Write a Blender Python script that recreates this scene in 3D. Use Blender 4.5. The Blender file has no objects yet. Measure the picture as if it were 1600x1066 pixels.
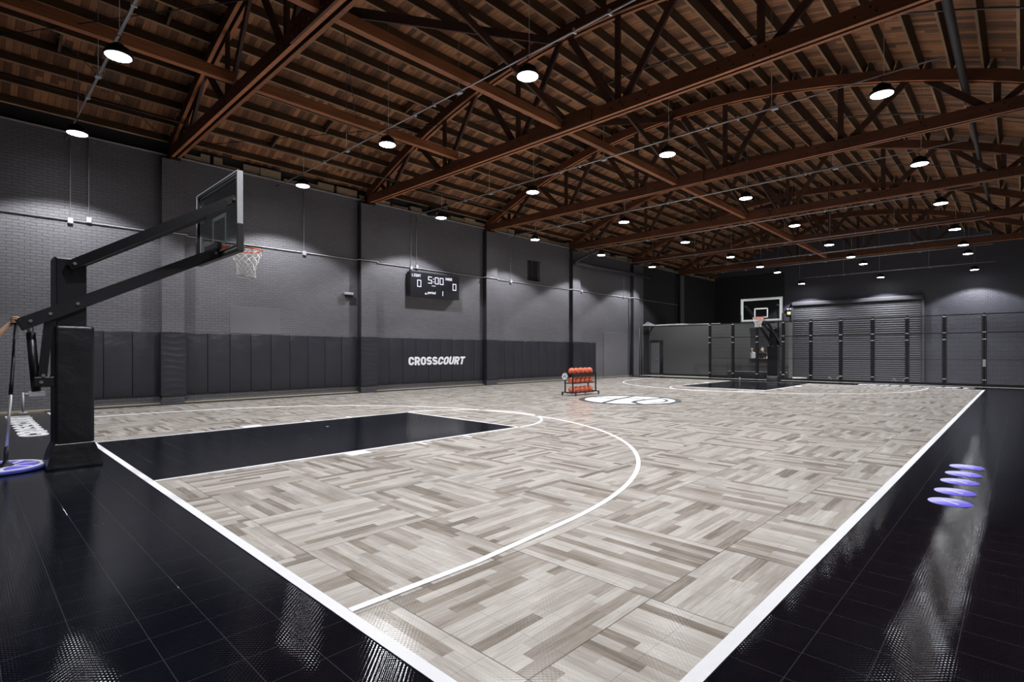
import bpy, bmesh, math, random
from mathutils import Vector, Matrix
random.seed(7)
C = bpy.context.scene.collection
PI = math.pi
sc = bpy.context.scene

# ---------------------------------------------------------------- camera, world, exposure
CAMZ = 1.44
FPX = 828.34                                   # focal length in pixels of the 1600 px frame
YAW = math.radians(43.8593)
cd = bpy.data.cameras.new('camera')
cam = bpy.data.objects.new('camera', cd)
C.objects.link(cam)
cam.location = (0, 0, CAMZ)
cam.rotation_euler = (PI / 2, 0, YAW)
cd.sensor_width = 36
cd.lens = FPX / 1600 * 36
cd.shift_y = 18 / 1600
cd.clip_start = 0.05
cd.clip_end = 200
sc.camera = cam

w = bpy.data.worlds.new('world')
sc.world = w
w.use_nodes = True
w.node_tree.nodes['Background'].inputs[0].default_value = (0.6, 0.65, 0.8, 1)
w.node_tree.nodes['Background'].inputs[1].default_value = 0.0

LAMP_W = 720.0                                # power of one high-bay lamp
sc.view_settings.view_transform = 'Standard'
sc.view_settings.look = 'None'
sc.view_settings.gamma = 1
sc.view_settings.exposure = 0.0
sc.view_settings.use_curve_mapping = False
sc.cycles.max_bounces = 6
sc.cycles.diffuse_bounces = 4
sc.cycles.glossy_bounces = 3
sc.cycles.transmission_bounces = 4
sc.cycles.transparent_max_bounces = 8
sc.cycles.sample_clamp_indirect = 6
sc.cycles.caustics_reflective = False
sc.cycles.caustics_refractive = False

# ---------------------------------------------------------------- node helpers
class NT:
    def __init__(s, name):
        s.m = bpy.data.materials.new(name)
        s.m.use_nodes = True
        s.t = s.m.node_tree
        s.b = s.t.nodes['Principled BSDF']
    def n(s, typ, **kw):
        nd = s.t.nodes.new(typ)
        for k, v in kw.items():
            setattr(nd, k, v)
        return nd
    def put(s, inp, v):
        if hasattr(v, 'is_output') or isinstance(v, bpy.types.NodeSocket):
            s.t.links.new(v, inp)
        else:
            inp.default_value = v
    def math(s, op, a, b=None, c=None):
        nd = s.n('ShaderNodeMath', operation=op)
        s.put(nd.inputs[0], a)
        if b is not None: s.put(nd.inputs[1], b)
        if c is not None: s.put(nd.inputs[2], c)
        return nd.outputs[0]
    def pos(s):
        tc = s.n('ShaderNodeTexCoord')
        sp = s.n('ShaderNodeSeparateXYZ')
        s.t.links.new(tc.outputs['Object'], sp.inputs[0])
        return sp.outputs[0], sp.outputs[1], sp.outputs[2]
    def xyz(s, x, y, z):
        nd = s.n('ShaderNodeCombineXYZ')
        s.put(nd.inputs[0], x); s.put(nd.inputs[1], y); s.put(nd.inputs[2], z)
        return nd.outputs[0]
    def white(s, vec):
        nd = s.n('ShaderNodeTexWhiteNoise', noise_dimensions='3D')
        s.t.links.new(vec, nd.inputs['Vector'])
        return nd.outputs['Value']
    def noise(s, vec, scale, detail=3, rough=0.5):
        nd = s.n('ShaderNodeTexNoise')
        s.t.links.new(vec, nd.inputs['Vector'])
        nd.inputs['Scale'].default_value = scale
        nd.inputs['Detail'].default_value = detail
        nd.inputs['Roughness'].default_value = rough
        return nd.outputs['Fac']
    def mixf(s, f, a, b):
        return s.math('ADD', s.math('MULTIPLY', s.math('SUBTRACT', 1.0, f), a), s.math('MULTIPLY', f, b))
    def ramp(s, f, stops, interp='LINEAR'):
        nd = s.n('ShaderNodeValToRGB')
        cr = nd.color_ramp
        cr.interpolation = interp
        while len(cr.elements) < len(stops): cr.elements.new(0.5)
        for e, (p, c) in zip(cr.elements, stops):
            e.position = p; e.color = (*c, 1)
        s.put(nd.inputs[0], f)
        return nd.outputs[0]
    def mixc(s, f, a, b, mode='MIX'):
        nd = s.n('ShaderNodeMix', data_type='RGBA', blend_type=mode)
        s.put(nd.inputs[0], f)
        for i, v in ((6, a), (7, b)):
            s.put(nd.inputs[i], (*v, 1) if isinstance(v, tuple) else v)
        return nd.outputs[2]
    def bump(s, h, strength, dist):
        nd = s.n('ShaderNodeBump')
        nd.inputs['Strength'].default_value = strength
        nd.inputs['Distance'].default_value = dist
        s.t.links.new(h, nd.inputs['Height'])
        return nd.outputs[0]
    def fin(s, color=None, rough=None, metal=None, normal=None, spec=None):
        b = s.b
        if color is not None: s.put(b.inputs['Base Color'], (*color, 1) if isinstance(color, tuple) else color)
        if rough is not None: s.put(b.inputs['Roughness'], rough)
        if metal is not None: s.put(b.inputs['Metallic'], metal)
        if spec is not None: s.put(b.inputs['Specular IOR Level'], spec)
        if normal is not None: s.t.links.new(normal, b.inputs['Normal'])
        return s.m

def plain(name, color, rough=0.5, metal=0.0, var=0.06, scale=14):
    t = NT(name)
    x, y, z = t.pos()
    f = t.noise(t.xyz(x, y, z), scale, 3)
    k = t.math('ADD', 1 - var, t.math('MULTIPLY', f, 2 * var))
    c = t.mixc(1.0, color, t.xyz(k, k, k), 'MULTIPLY')
    return t.fin(c, rough, metal)

def glow(name, color, strength):
    t = NT(name)
    t.fin((0.0, 0.0, 0.0), 0.5)
    t.b.inputs['Emission Color'].default_value = (*color, 1)
    t.b.inputs['Emission Strength'].default_value = strength
    return t.m

def brick(name, color, axis, mortar=0.55, bstr=0.9, patch=None, rough=0.5, mort_col=None):
    t = NT(name)
    x, y, z = t.pos()
    u = y if axis == 'y' else x
    v = t.xyz(u, z, 0.0)
    wob = t.noise(v, 1.7, 2)
    wz = t.math('ADD', z, t.math('MULTIPLY', wob, 0.06))
    bn = t.n('ShaderNodeTexBrick')
    t.t.links.new(t.xyz(u, wz, 0.0), bn.inputs['Vector'])
    bn.inputs['Scale'].default_value = 1.0
    bn.inputs['Brick Width'].default_value = 0.215
    bn.inputs['Row Height'].default_value = 0.075
    bn.inputs['Mortar Size'].default_value = 0.007
    bn.inputs['Mortar Smooth'].default_value = 0.5
    bn.inputs['Color1'].default_value = (0, 0, 0, 1)
    bn.inputs['Color2'].default_value = (1, 1, 1, 1)
    bn.inputs['Mortar'].default_value = (0, 0, 0, 1)
    sepc = t.n('ShaderNodeSeparateColor')
    t.t.links.new(bn.outputs['Color'], sepc.inputs[0])
    per = sepc.outputs[0]
    fac = bn.outputs['Fac']
    fine = t.noise(t.xyz(u, t.math('MULTIPLY', z, 2.2), 0.0), 16, 4, 0.6)
    big = t.noise(t.xyz(u, z, 3.0), 0.7, 3)
    h = t.math('ADD', t.math('MULTIPLY', t.math('SUBTRACT', 1.0, fac), 0.8), t.math('ADD', t.math('MULTIPLY', fine, 0.55), t.math('MULTIPLY', per, 0.35)))
    k = t.math('ADD', 0.78, t.math('ADD', t.math('MULTIPLY', big, 0.3), t.math('MULTIPLY', per, 0.12)))
    k = t.math('MULTIPLY', k, t.math('SUBTRACT', 1.0, t.math('MULTIPLY', fac, 1 - mortar)))
    c = t.mixc(1.0, color, t.xyz(k, k, k), 'MULTIPLY')
    if mort_col: c = t.mixc(t.math('MULTIPLY', fac, 0.8), c, mort_col)
    return t.fin(c, rough, 0.0, t.bump(h, bstr, 0.02))

def timber(name, c1, c2, axis='y', rough=0.7):
    t = NT(name)
    x, y, z = t.pos()
    oi = t.n('ShaderNodeObjectInfo')
    r = oi.outputs['Random']
    a, b = (y, x) if axis == 'y' else (x, y)
    v = t.xyz(t.math('ADD', t.math('MULTIPLY', a, 0.5), t.math('MULTIPLY', r, 40.0)), t.math('MULTIPLY', b, 9.0), t.math('MULTIPLY', z, 9.0))
    g = t.noise(v, 2.2, 5, 0.65)
    big = t.noise(t.xyz(a, b, t.math('ADD', z, t.math('MULTIPLY', r, 9.0))), 0.9, 2)
    f = t.math('ADD', t.math('MULTIPLY', g, 0.75), t.math('MULTIPLY', t.math('SUBTRACT', big, 0.25), 0.6))
    c = t.ramp(f, [(0.25, c1), (0.75, c2)])
    k = t.math('ADD', 0.75, t.math('MULTIPLY', r, 0.5))
    c = t.mixc(1.0, c, t.xyz(k, k, k), 'MULTIPLY')
    return t.fin(c, rough, 0.0, t.bump(g, 0.3, 0.01))

TILE = 0.267
def tile_grid(t, x, y, size=TILE, wdt=0.0035):
    """1 on the seams between floor tiles."""
    def line(v, off):
        f = t.math('FRACT', t.math('DIVIDE', t.math('SUBTRACT', v, off), size))
        d = t.math('MULTIPLY', t.math('MINIMUM', f, t.math('SUBTRACT', 1.0, f)), size)
        return t.math('LESS_THAN', d, wdt / 2)
    return t.math('MAXIMUM', line(x, -1.56), line(y, 1.727))

def dots(t, x, y, pitch):
    """rounded studs of the moulded tile surface."""
    sx = t.math('SINE', t.math('MULTIPLY', x, 2 * PI / pitch))
    sy = t.math('SINE', t.math('MULTIPLY', y, 2 * PI / pitch))
    return t.math('MULTIPLY', sx, sy)

def black_tile():
    t = NT('black_sport_tile')
    x, y, z = t.pos()
    seam = tile_grid(t, x, y)
    n1 = t.noise(t.xyz(x, y, 0.0), 3.0, 3)
    n2 = t.noise(t.xyz(t.math('MULTIPLY', x, 0.6), y, 2.0), 1.1, 2)
    c = t.ramp(n1, [(0.3, (0.0025, 0.0030, 0.0062)), (0.7, (0.0042, 0.0050, 0.0090))])
    c = t.mixc(t.math('MULTIPLY', seam, 0.7), c, (0.05, 0.05, 0.06))
    rough = t.math('ADD', 0.04, t.math('MULTIPLY', n2, 0.03))
    tid = t.white(t.xyz(t.math('FLOOR', t.math('DIVIDE', t.math('ADD', x, 1.56), TILE)), t.math('FLOOR', t.math('DIVIDE', t.math('SUBTRACT', y, 1.727), TILE)), 0.0))
    h = t.math('ADD', t.math('MULTIPLY', dots(t, x, y, TILE / 10), 0.85), t.math('MULTIPLY', seam, -1.8))
    h = t.math('ADD', h, t.math('MULTIPLY', tid, 0.6))
    wav = t.noise(t.xyz(x, y, 5.0), 6.0, 2)
    h2 = t.math('ADD', h, t.math('MULTIPLY', wav, 1.0))
    return t.fin(c, rough, 0.0, t.bump(h2, 1.0, 0.00024), 0.42)

def wood_tile():
    t = NT('grey_oak_parquet_tile')
    x, y, z = t.pos()
    W = 4 * TILE
    px = t.math('DIVIDE', t.math('ADD', x, 1.56), W)
    py = t.math('DIVIDE', t.math('SUBTRACT', y, 1.727), W)
    cx = t.math('FLOOR', px); cy = t.math('FLOOR', py)
    par = t.math('FLOORED_MODULO', t.math('ADD', cx, cy), 2.0)      # 1: planks along y
    al = t.mixf(par, x, y)
    ac = t.mixf(par, y, x)
    fa = t.mixf(par, t.math('FRACT', py), t.math('FRACT', px))
    si = t.math('FLOOR', t.math('MULTIPLY', fa, 14.0))
    pid = t.math('ADD', t.math('MULTIPLY', cx, 31.7), t.math('MULTIPLY', cy, 17.3))
    r1 = t.white(t.xyz(si, pid, 0.5))
    seg = t.math('FLOOR', t.math('ADD', t.math('DIVIDE', al, 0.60), t.math('MULTIPLY', r1, 9.0)))
    r2 = t.white(t.xyz(si, t.math('ADD', pid, 3.3), seg))
    off = t.math('MULTIPLY', r2, 50.0)
    g = t.noise(t.xyz(t.math('MULTIPLY', al, 1.6), t.math('ADD', t.math('MULTIPLY', ac, 16.0), off), off), 2.0, 5, 0.62)
    gl = t.noise(t.xyz(t.math('ADD', t.math('MULTIPLY', al, 1.0), off), t.math('MULTIPLY', ac, 5.0), 0.0), 2.0, 3)
    g2 = t.noise(t.xyz(t.math('MULTIPLY', al, 2.5), t.math('ADD', t.math('MULTIPLY', ac, 70.0), off), off), 2.0, 4, 0.6)
    f = t.math('ADD', t.math('MULTIPLY', t.math('POWER', r2, 1.9), 0.58), t.math('ADD', t.math('MULTIPLY', g, 0.62), t.math('ADD', t.math('MULTIPLY', gl, 0.30), t.math('MULTIPLY', t.math('SUBTRACT', g2, 0.62), 0.45))))
    c = t.ramp(f, [(0.30, (0.59, 0.555, 0.515)), (0.55, (0.43, 0.393, 0.355)), (0.82, (0.31, 0.272, 0.232)), (1.0, (0.20, 0.17, 0.14))])
    ff = t.math('FRACT', t.math('MULTIPLY', fa, 14.0))
    ed = t.math('LESS_THAN', t.math('MINIMUM', ff, t.math('SUBTRACT', 1.0, ff)), 0.025)
    c = t.mixc(t.math('MULTIPLY', ed, 0.16), c, (0.1, 0.085, 0.07))
    fx = t.math('FRACT', px); fy = t.math('FRACT', py)
    mn = t.math('MINIMUM', t.math('MINIMUM', fx, t.math('SUBTRACT', 1.0, fx)), t.math('MINIMUM', fy, t.math('SUBTRACT', 1.0, fy)))
    pan = t.math('LESS_THAN', mn, 0.0035)
    c = t.mixc(t.math('MULTIPLY', pan, 0.6), c, (0.06, 0.05, 0.042))
    seam = tile_grid(t, x, y, wdt=0.003)
    c = t.mixc(t.math('MULTIPLY', seam, 0.38), c, (0.08, 0.07, 0.06))
    rough = t.math('ADD', 0.11, t.math('MULTIPLY', g, 0.12))
    wav = t.noise(t.xyz(x, y, 5.0), 6.0, 2)
    h = t.math('ADD', t.math('MULTIPLY', dots(t, x, y, TILE / 10), 0.8), t.math('ADD', t.math('MULTIPLY', seam, -1.0), t.math('MULTIPLY', wav, 2.0)))
    return t.fin(c, rough, 0.0, t.bump(h, 1.0, 0.00018))

def deck_boards():
    t = NT('roof_boards')
    x, y, z = t.pos()
    bi = t.math('FLOOR', t.math('DIVIDE', y, 0.135))
    r1 = t.white(t.xyz(bi, 0.3, 0.7))
    seg = t.math('FLOOR', t.math('ADD', t.math('DIVIDE', x, 1.22), t.math('MULTIPLY', r1, 7.0)))
    r = t.white(t.xyz(bi, seg, 0.1))
    g = t.noise(t.xyz(t.math('MULTIPLY', x, 0.9), t.math('MULTIPLY', y, 13.0), t.math('MULTIPLY', r, 20.0)), 2.0, 5, 0.6)
    f = t.math('ADD', t.math('MULTIPLY', r, 0.62), t.math('MULTIPLY', g, 0.5))
    c = t.ramp(f, [(0.2, (0.05, 0.021, 0.010)), (0.5, (0.16, 0.065, 0.027)), (0.85, (0.33, 0.148, 0.064))])
    fr = t.math('FRACT', t.math('DIVIDE', y, 0.135))
    gap = t.math('LESS_THAN', fr, 0.07)
    c = t.mixc(t.math('MULTIPLY', gap, 0.85), c, (0.01, 0.006, 0.004))
    st = t.noise(t.xyz(x, y, 9.0), 0.55, 3)
    stm = t.ramp(st, [(0.60, (0, 0, 0)), (0.72, (1, 1, 1))])
    sm = t.n('ShaderNodeSeparateColor'); t.t.links.new(stm, sm.inputs[0])
    c = t.mixc(t.math('MULTIPLY', sm.outputs[0], 0.45), c, (0.10, 0.085, 0.065))
    return t.fin(c, 0.75, 0.0, t.bump(t.math('ADD', g, t.math('MULTIPLY', gap, -2.0)), 0.4, 0.01))

def vinyl(name, color, rough=0.42, wr=0.5, scale=2.6):
    t = NT(name)
    x, y, z = t.pos()
    oi = t.n('ShaderNodeObjectInfo')
    r = t.math('MULTIPLY', oi.outputs['Random'], 30.0)
    n = t.noise(t.xyz(t.math('ADD', x, r), t.math('ADD', t.math('MULTIPLY', y, 0.8), r), z), scale, 3, 0.5)
    f = t.noise(t.xyz(x, y, z), 180, 2)
    n2 = t.noise(t.xyz(x, y, t.math('ADD', z, r)), 1.3, 2)
    k = t.math('ADD', 0.85, t.math('MULTIPLY', n2, 0.3))
    c = t.mixc(1.0, color, t.xyz(k, k, k), 'MULTIPLY')
    return t.fin(c, rough, 0.0, t.bump(t.math('ADD', n, t.math('MULTIPLY', f, 0.012)), wr, 0.05))

M = {}
M['tile'] = black_tile()
M['wood'] = wood_tile()
M['white'] = plain('white_court_paint', (0.78, 0.78, 0.80), 0.35, 0, 0.03)
M['logo_black'] = plain('black_court_paint', (0.010, 0.010, 0.012), 0.55)
M['concrete'] = plain('pale_concrete', (0.36, 0.345, 0.31), 0.6, 0, 0.2, 5)
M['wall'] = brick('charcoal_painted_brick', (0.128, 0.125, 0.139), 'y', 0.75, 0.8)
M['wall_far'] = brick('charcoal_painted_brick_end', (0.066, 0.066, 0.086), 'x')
M['raw_brick'] = brick('bare_tan_brick', (0.36, 0.26, 0.17), 'y', 0.7, 0.8, mort_col=(0.42, 0.36, 0.27))
M['smooth'] = plain('charcoal_smooth_render', (0.124, 0.121, 0.132), 0.6, 0, 0.08, 2)
M['partition'] = plain('dark_grey_board', (0.066, 0.068, 0.066), 0.6, 0, 0.08, 1.5)
M['dark_wall'] = plain('black_painted_board', (0.02, 0.02, 0.024), 0.7)
M['deck'] = deck_boards()
M['joist'] = timber('old_brown_joist', (0.028, 0.016, 0.010), (0.13, 0.072, 0.038))
M['joist_lit_face'] = timber('bounce_lit_joist_timber', (0.06, 0.034, 0.02), (0.36, 0.225, 0.12))  # lighter joist timber: light bounced off the floor, put into the colour
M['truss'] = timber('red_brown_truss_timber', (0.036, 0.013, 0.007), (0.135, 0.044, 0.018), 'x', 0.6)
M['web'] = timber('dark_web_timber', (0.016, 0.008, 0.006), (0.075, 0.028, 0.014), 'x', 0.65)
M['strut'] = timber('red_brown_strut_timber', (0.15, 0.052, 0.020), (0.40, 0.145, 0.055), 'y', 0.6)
M['dark_iron'] = plain('dark_iron', (0.02, 0.017, 0.016), 0.5, 0.6)
M['pad'] = vinyl('charcoal_vinyl', (0.017, 0.0175, 0.025))
M['pad_black'] = vinyl('black_vinyl', (0.0055, 0.0055, 0.0075), 0.38, 0.55, 3.0)
M['black_metal'] = plain('black_powder_coat', (0.006, 0.006, 0.008), 0.38, 0.0)
M['black_rubber'] = plain('black_rubber', (0.012, 0.012, 0.013), 0.6)
M['chrome'] = plain('steel_bolt', (0.6, 0.6, 0.6), 0.25, 1.0)
M['galv'] = plain('galvanised_conduit', (0.48, 0.48, 0.50), 0.45, 0.35, 0.12)
M['grey_box'] = plain('grey_metal_box', (0.36, 0.37, 0.40), 0.45, 0.2)
M['alu'] = plain('brushed_aluminium', (0.66, 0.67, 0.70), 0.4, 0.55)
M['tape'] = plain('white_glass_tape', (0.52, 0.58, 0.57), 0.5)
M['rim'] = plain('orange_rim_paint', (0.72, 0.10, 0.03), 0.4)
M['net'] = plain('white_net_cord', (0.75, 0.74, 0.70), 0.7)
M['dark_pipe'] = plain('dark_pipe_paint', (0.045, 0.043, 0.045), 0.5)
M['rust_pipe'] = plain('old_brown_pipe', (0.075, 0.058, 0.048), 0.55, 0.2, 0.2)
M['led_off'] = plain('scoreboard_black', (0.012, 0.0125, 0.016), 0.35)
M['led'] = glow('scoreboard_led', (0.86, 0.84, 1.0), 1.3)
M['lens'] = glow('lamp_lens', (0.97, 0.98, 1.0), 30.0)
M['tan_wood'] = plain('pale_wood_strip', (0.42, 0.36, 0.26), 0.5)
M['purple'] = plain('purple_print', (0.115, 0.085, 0.70), 0.35, 0, 0.02)
M['violet'] = plain('mid_violet_print', (0.25, 0.225, 0.80), 0.35, 0, 0.02)
M['lavender'] = plain('lavender_print', (0.50, 0.49, 0.88), 0.35, 0, 0.02)
M['blue_edge'] = plain('blue_foam_edge', (0.03, 0.05, 0.28), 0.6)
M['skin'] = plain('skin_tan', (0.66, 0.40, 0.26), 0.5)
M['hair'] = plain('dark_hair', (0.02, 0.013, 0.01), 0.7)
M['cap'] = plain('olive_cap', (0.16, 0.13, 0.03), 0.8)
M['shirt'] = plain('black_shirt', (0.012, 0.012, 0.016), 0.85)
M['shirt_w'] = plain('pale_shirt', (0.5, 0.5, 0.52), 0.85)
M['trousers'] = plain('dark_trousers', (0.02, 0.022, 0.03), 0.85)
M['shutter'] = plain('roller_door_steel', (0.050, 0.050, 0.060), 0.6, 0.0)
M['paper'] = plain('white_board', (0.75, 0.75, 0.78), 0.6)
M['yellow'] = plain('yellowed_plastic', (0.62, 0.55, 0.30), 0.5)
M['lens_off'] = plain('dark_glass', (0.008, 0.008, 0.01), 0.2)

def ball_mat():
    t = NT('orange_basketball')
    x, y, z = t.pos()
    v = t.n('ShaderNodeTexVoronoi'); v.inputs['Scale'].default_value = 110
    tc = t.n('ShaderNodeTexCoord'); t.t.links.new(tc.outputs['Object'], v.inputs['Vector'])
    R = 0.119
    seam = t.math('LESS_THAN', t.math('ABSOLUTE', x), 0.0035)
    seam = t.math('MAXIMUM', seam, t.math('LESS_THAN', t.math('ABSOLUTE', z), 0.0035))
    cur = t.math('SUBTRACT', t.math('ABSOLUTE', y), t.math('ADD', 0.045, t.math('MULTIPLY', t.math('MULTIPLY', x, x), 4.0)))
    seam = t.math('MAXIMUM', seam, t.math('LESS_THAN', t.math('ABSOLUTE', cur), 0.0035))
    c = t.mixc(seam, (0.56, 0.105, 0.045), (0.03, 0.012, 0.01))
    return t.fin(c, 0.5, 0, t.bump(v.outputs['Distance'], 0.25, 0.002))
M['ball'] = ball_mat()

def glass():
    t = NT('backboard_glass')
    g = t.n('ShaderNodeBsdfTransparent'); g.inputs[0].default_value = (0.90, 0.93, 0.93, 1)
    gl = t.n('ShaderNodeBsdfGlossy'); gl.inputs['Roughness'].default_value = 0.02
    fr = t.n('ShaderNodeFresnel'); fr.inputs[0].default_value = 1.45
    mx = t.n('ShaderNodeMixShader')
    f = t.math('MULTIPLY', fr.outputs[0], 0.5)
    t.t.links.new(f, mx.inputs[0]); t.t.links.new(g.outputs[0], mx.inputs[1]); t.t.links.new(gl.outputs[0], mx.inputs[2])
    t.t.links.new(mx.outputs[0], t.t.nodes['Material Output'].inputs[0])
    return t.m
M['glass'] = glass()

# ---------------------------------------------------------------- mesh builder
class MB:
    def __init__(s):
        s.v = []; s.f = []; s.mi = []; s.sm = []; s.m = 0
    def add(s, vs, fs, smooth=False):
        o = len(s.v)
        s.v += [tuple(p) for p in vs]
        for q in fs:
            s.f.append(tuple(o + i for i in q)); s.mi.append(s.m); s.sm.append(smooth)
        return s
    def box(s, x0, x1, y0, y1, z0, z1):
        vs = [(x, y, z) for z in (z0, z1) for y in (y0, y1) for x in (x0, x1)]
        return s.add(vs, [(0, 2, 3, 1), (4, 5, 7, 6), (0, 1, 5, 4), (2, 6, 7, 3), (0, 4, 6, 2), (1, 3, 7, 5)])
    def bbox(s, x0, x1, y0, y1, z0, z1, r=0.01, seg=2):
        """box with rounded edges"""
        bm = bmesh.new()
        bmesh.ops.create_cube(bm, size=1)
        for v in bm.verts:
            v.co = ((x0 + x1) / 2 + v.co.x * (x1 - x0), (y0 + y1) / 2 + v.co.y * (y1 - y0), (z0 + z1) / 2 + v.co.z * (z1 - z0))
        bmesh.ops.bevel(bm, geom=bm.edges[:], offset=r, segments=seg, profile=0.5, affect='EDGES')
        return s.bm(bm)
    def bm(s, bm, smooth=False):
        bm.verts.ensure_lookup_table(); bm.verts.index_update()
        s.add([v.co[:] for v in bm.verts], [[v.index for v in f.verts] for f in bm.faces], smooth)
        bm.free()
        return s
    def bar(s, p, q, wd, ht, up=(0, 0, 1)):
        """square bar from p to q; wd across, ht along up"""
        p = Vector(p); q = Vector(q); d = (q - p).normalized()
        up = Vector(up)
        sd = d.cross(up)
        if sd.length < 1e-4: sd = d.cross(Vector((1, 0, 0)))
        sd.normalize(); u = sd.cross(d).normalized()
        a = sd * wd / 2; b = u * ht / 2
        vs = [p - a - b, p + a - b, p + a + b, p - a + b, q - a - b, q + a - b, q + a + b, q - a + b]
        return s.add(vs, [(0, 1, 2, 3), (7, 6, 5, 4), (0, 4, 5, 1), (1, 5, 6, 2), (2, 6, 7, 3), (3, 7, 4, 0)])
    def tube(s, pts, r, n=8, cap=True, closed=False):
        pts = [Vector(p) for p in pts]
        rs = r if isinstance(r, (list, tuple)) else [r] * len(pts)
        vs = []; L = len(pts)
        prev = None
        for i, p in enumerate(pts):
            if closed: d = pts[(i + 1) % L] - pts[i - 1]
            else: d = pts[min(i + 1, L - 1)] - pts[max(i - 1, 0)]
            d.normalize()
            if prev is None:
                a = d.cross(Vector((0, 0, 1)))
                if a.length < 1e-3: a = d.cross(Vector((1, 0, 0)))
            else:
                a = prev - d * prev.dot(d)
            a.normalize(); prev = a
            b = d.cross(a)
            for k in range(n):
                t = 2 * PI * k / n
                vs.append(p + (a * math.cos(t) + b * math.sin(t)) * rs[i])
        fs = []
        for i in range(L if closed else L - 1):
            j = (i + 1) % L
            for k in range(n):
                k2 = (k + 1) % n
                fs.append((i * n + k, i * n + k2, j * n + k2, j * n + k))
        s.add(vs, fs, True)
        if cap and not closed:
            o = len(s.v) - len(vs)
            s.f.append(tuple(o + k for k in reversed(range(n)))); s.mi.append(s.m); s.sm.append(False)
            s.f.append(tuple(o + (L - 1) * n + k for k in range(n))); s.mi.append(s.m); s.sm.append(False)
        return s
    def lathe(s, prof, n=24, c=(0, 0, 0), smooth=True):
        """profile (r, z) about the z axis"""
        vs = []
        for r, z in prof:
            for k in range(n):
                t = 2 * PI * k / n
                vs.append((c[0] + r * math.cos(t), c[1] + r * math.sin(t), c[2] + z))
        fs = []
        for i in range(len(prof) - 1):
            for k in range(n):
                k2 = (k + 1) % n
                fs.append((i * n + k, i * n + k2, (i + 1) * n + k2, (i + 1) * n + k))
        s.add(vs, fs, smooth)
        o = len(s.v) - len(vs)
        for i, rev in ((0, True), (len(prof) - 1, False)):
            if prof[i][0] > 1e-6:
                ring = [o + i * n + k for k in range(n)]
                s.f.append(tuple(reversed(ring)) if rev else tuple(ring)); s.mi.append(s.m); s.sm.append(False)
        return s
    def prism(s, poly, z0, z1):
        n = len(poly)
        vs = [(x, y, z0) for x, y in poly] + [(x, y, z1) for x, y in poly]
        fs = [tuple(reversed(range(n))), tuple(range(n, 2 * n))] + [(i, (i + 1) % n, n + (i + 1) % n, n + i) for i in range(n)]
        return s.add(vs, fs)
    def strip(s, pts, wd, z0, z1, closed=False):
        """flat painted line of width wd along 2-D points"""
        n = len(pts); L = []; Rr = []
        for i in range(n):
            a = Vector(pts[(i - 1) % n] if closed else pts[max(i - 1, 0)]); b = Vector(pts[(i + 1) % n] if closed else pts[min(i + 1, n - 1)])
            d = (b - a).normalized(); nn = Vector((-d.y, d.x)) * wd / 2
            p = Vector(pts[i]); L.append(p + nn); Rr.append(p - nn)
        vs = []
        for i in range(n):
            vs += [(L[i].x, L[i].y, z0), (Rr[i].x, Rr[i].y, z0), (Rr[i].x, Rr[i].y, z1), (L[i].x, L[i].y, z1)]
        fs = []
        for i in range(n if closed else n - 1):
            j = (i + 1) % n
            for k in range(4):
                fs.append((4 * i + k, 4 * i + (k + 1) % 4, 4 * j + (k + 1) % 4, 4 * j + k))
        if not closed: fs += [(3, 2, 1, 0), (4 * n - 4, 4 * n - 3, 4 * n - 2, 4 * n - 1)]
        return s.add(vs, fs)
    def xform(s, mat):
        s.v = [tuple(mat @ Vector(p)) for p in s.v]
        return s
    def build(s, name, mats, parent=None, loc=None):
        me = bpy.data.meshes.new(name)
        me.from_pydata(s.v, [], s.f)
        for m in (mats if isinstance(mats, (list, tuple)) else [mats]): me.materials.append(m)
        me.polygons.foreach_set('material_index', s.mi)
        me.polygons.foreach_set('use_smooth', s.sm)
        me.update()
        bm = bmesh.new(); bm.from_mesh(me)
        bmesh.ops.recalc_face_normals(bm, faces=bm.faces[:]); bm.to_mesh(me); bm.free()
        o = bpy.data.objects.new(name, me)
        C.objects.link(o)
        if parent is not None: o.parent = parent
        if loc: o.location = loc
        return o

def tag(o, label=None, cat=None, group=None, kind=None):
    for k, v in (('label', label), ('category', cat), ('group', group), ('kind', kind)):
        if v: o[k] = v
    return o
def thing(name, label, cat, loc=(0, 0, 0), rz=0.0, group=None):
    o = bpy.data.objects.new(name, None)
    o.empty_display_size = 0.1
    C.objects.link(o); o.location = loc; o.rotation_euler = (0, 0, rz)
    return tag(o, label, cat, group)
def copy_tree(o, parent=None):
    c = o.copy(); C.objects.link(c)
    if parent is not None: c.parent = parent
    for ch in list(o.children): copy_tree(ch, c)
    return c
ORD = ['first', 'second', 'third', 'fourth', 'fifth', 'sixth', 'seventh', 'eighth', 'ninth', 'tenth', 'eleventh', 'twelfth', 'thirteenth']

# ---------------------------------------------------------------- room
XL, XR = -17.42, 1.0
YB, YF = -2.0, 41.3
XC = -8.2
def zarc(x): return 9.22 - 0.0258 * (x - XC) ** 2         # underside of the trusses' top chord
JB = 0.28; JH = 0.25                                      # joists sit on the chord
TR = [4.18, 10.43, 16.52, 22.65, 29.0, 35.2]              # truss planes

b = MB().box(XL - .3, XR + .3, YB - .3, 29.3, -0.3, 0)
floor = tag(b.build('floor', M['tile']), kind='structure')
b = MB().box(XL - .3, -8.95, 29.3, 33.9, -0.3, 0.0).box(-8.95, XR + .3, 29.3, 30.35, -0.3, 0.0)
tag(b.build('floor', M['concrete']), kind='structure')
b = MB().box(-8.95, XR + .3, 30.35, 33.9, -0.8, -0.45).box(XL - .3, XR + .3, 33.9, YF, -0.8, -0.45)
tag(b.build('floor', M['concrete']), kind='structure')

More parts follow.
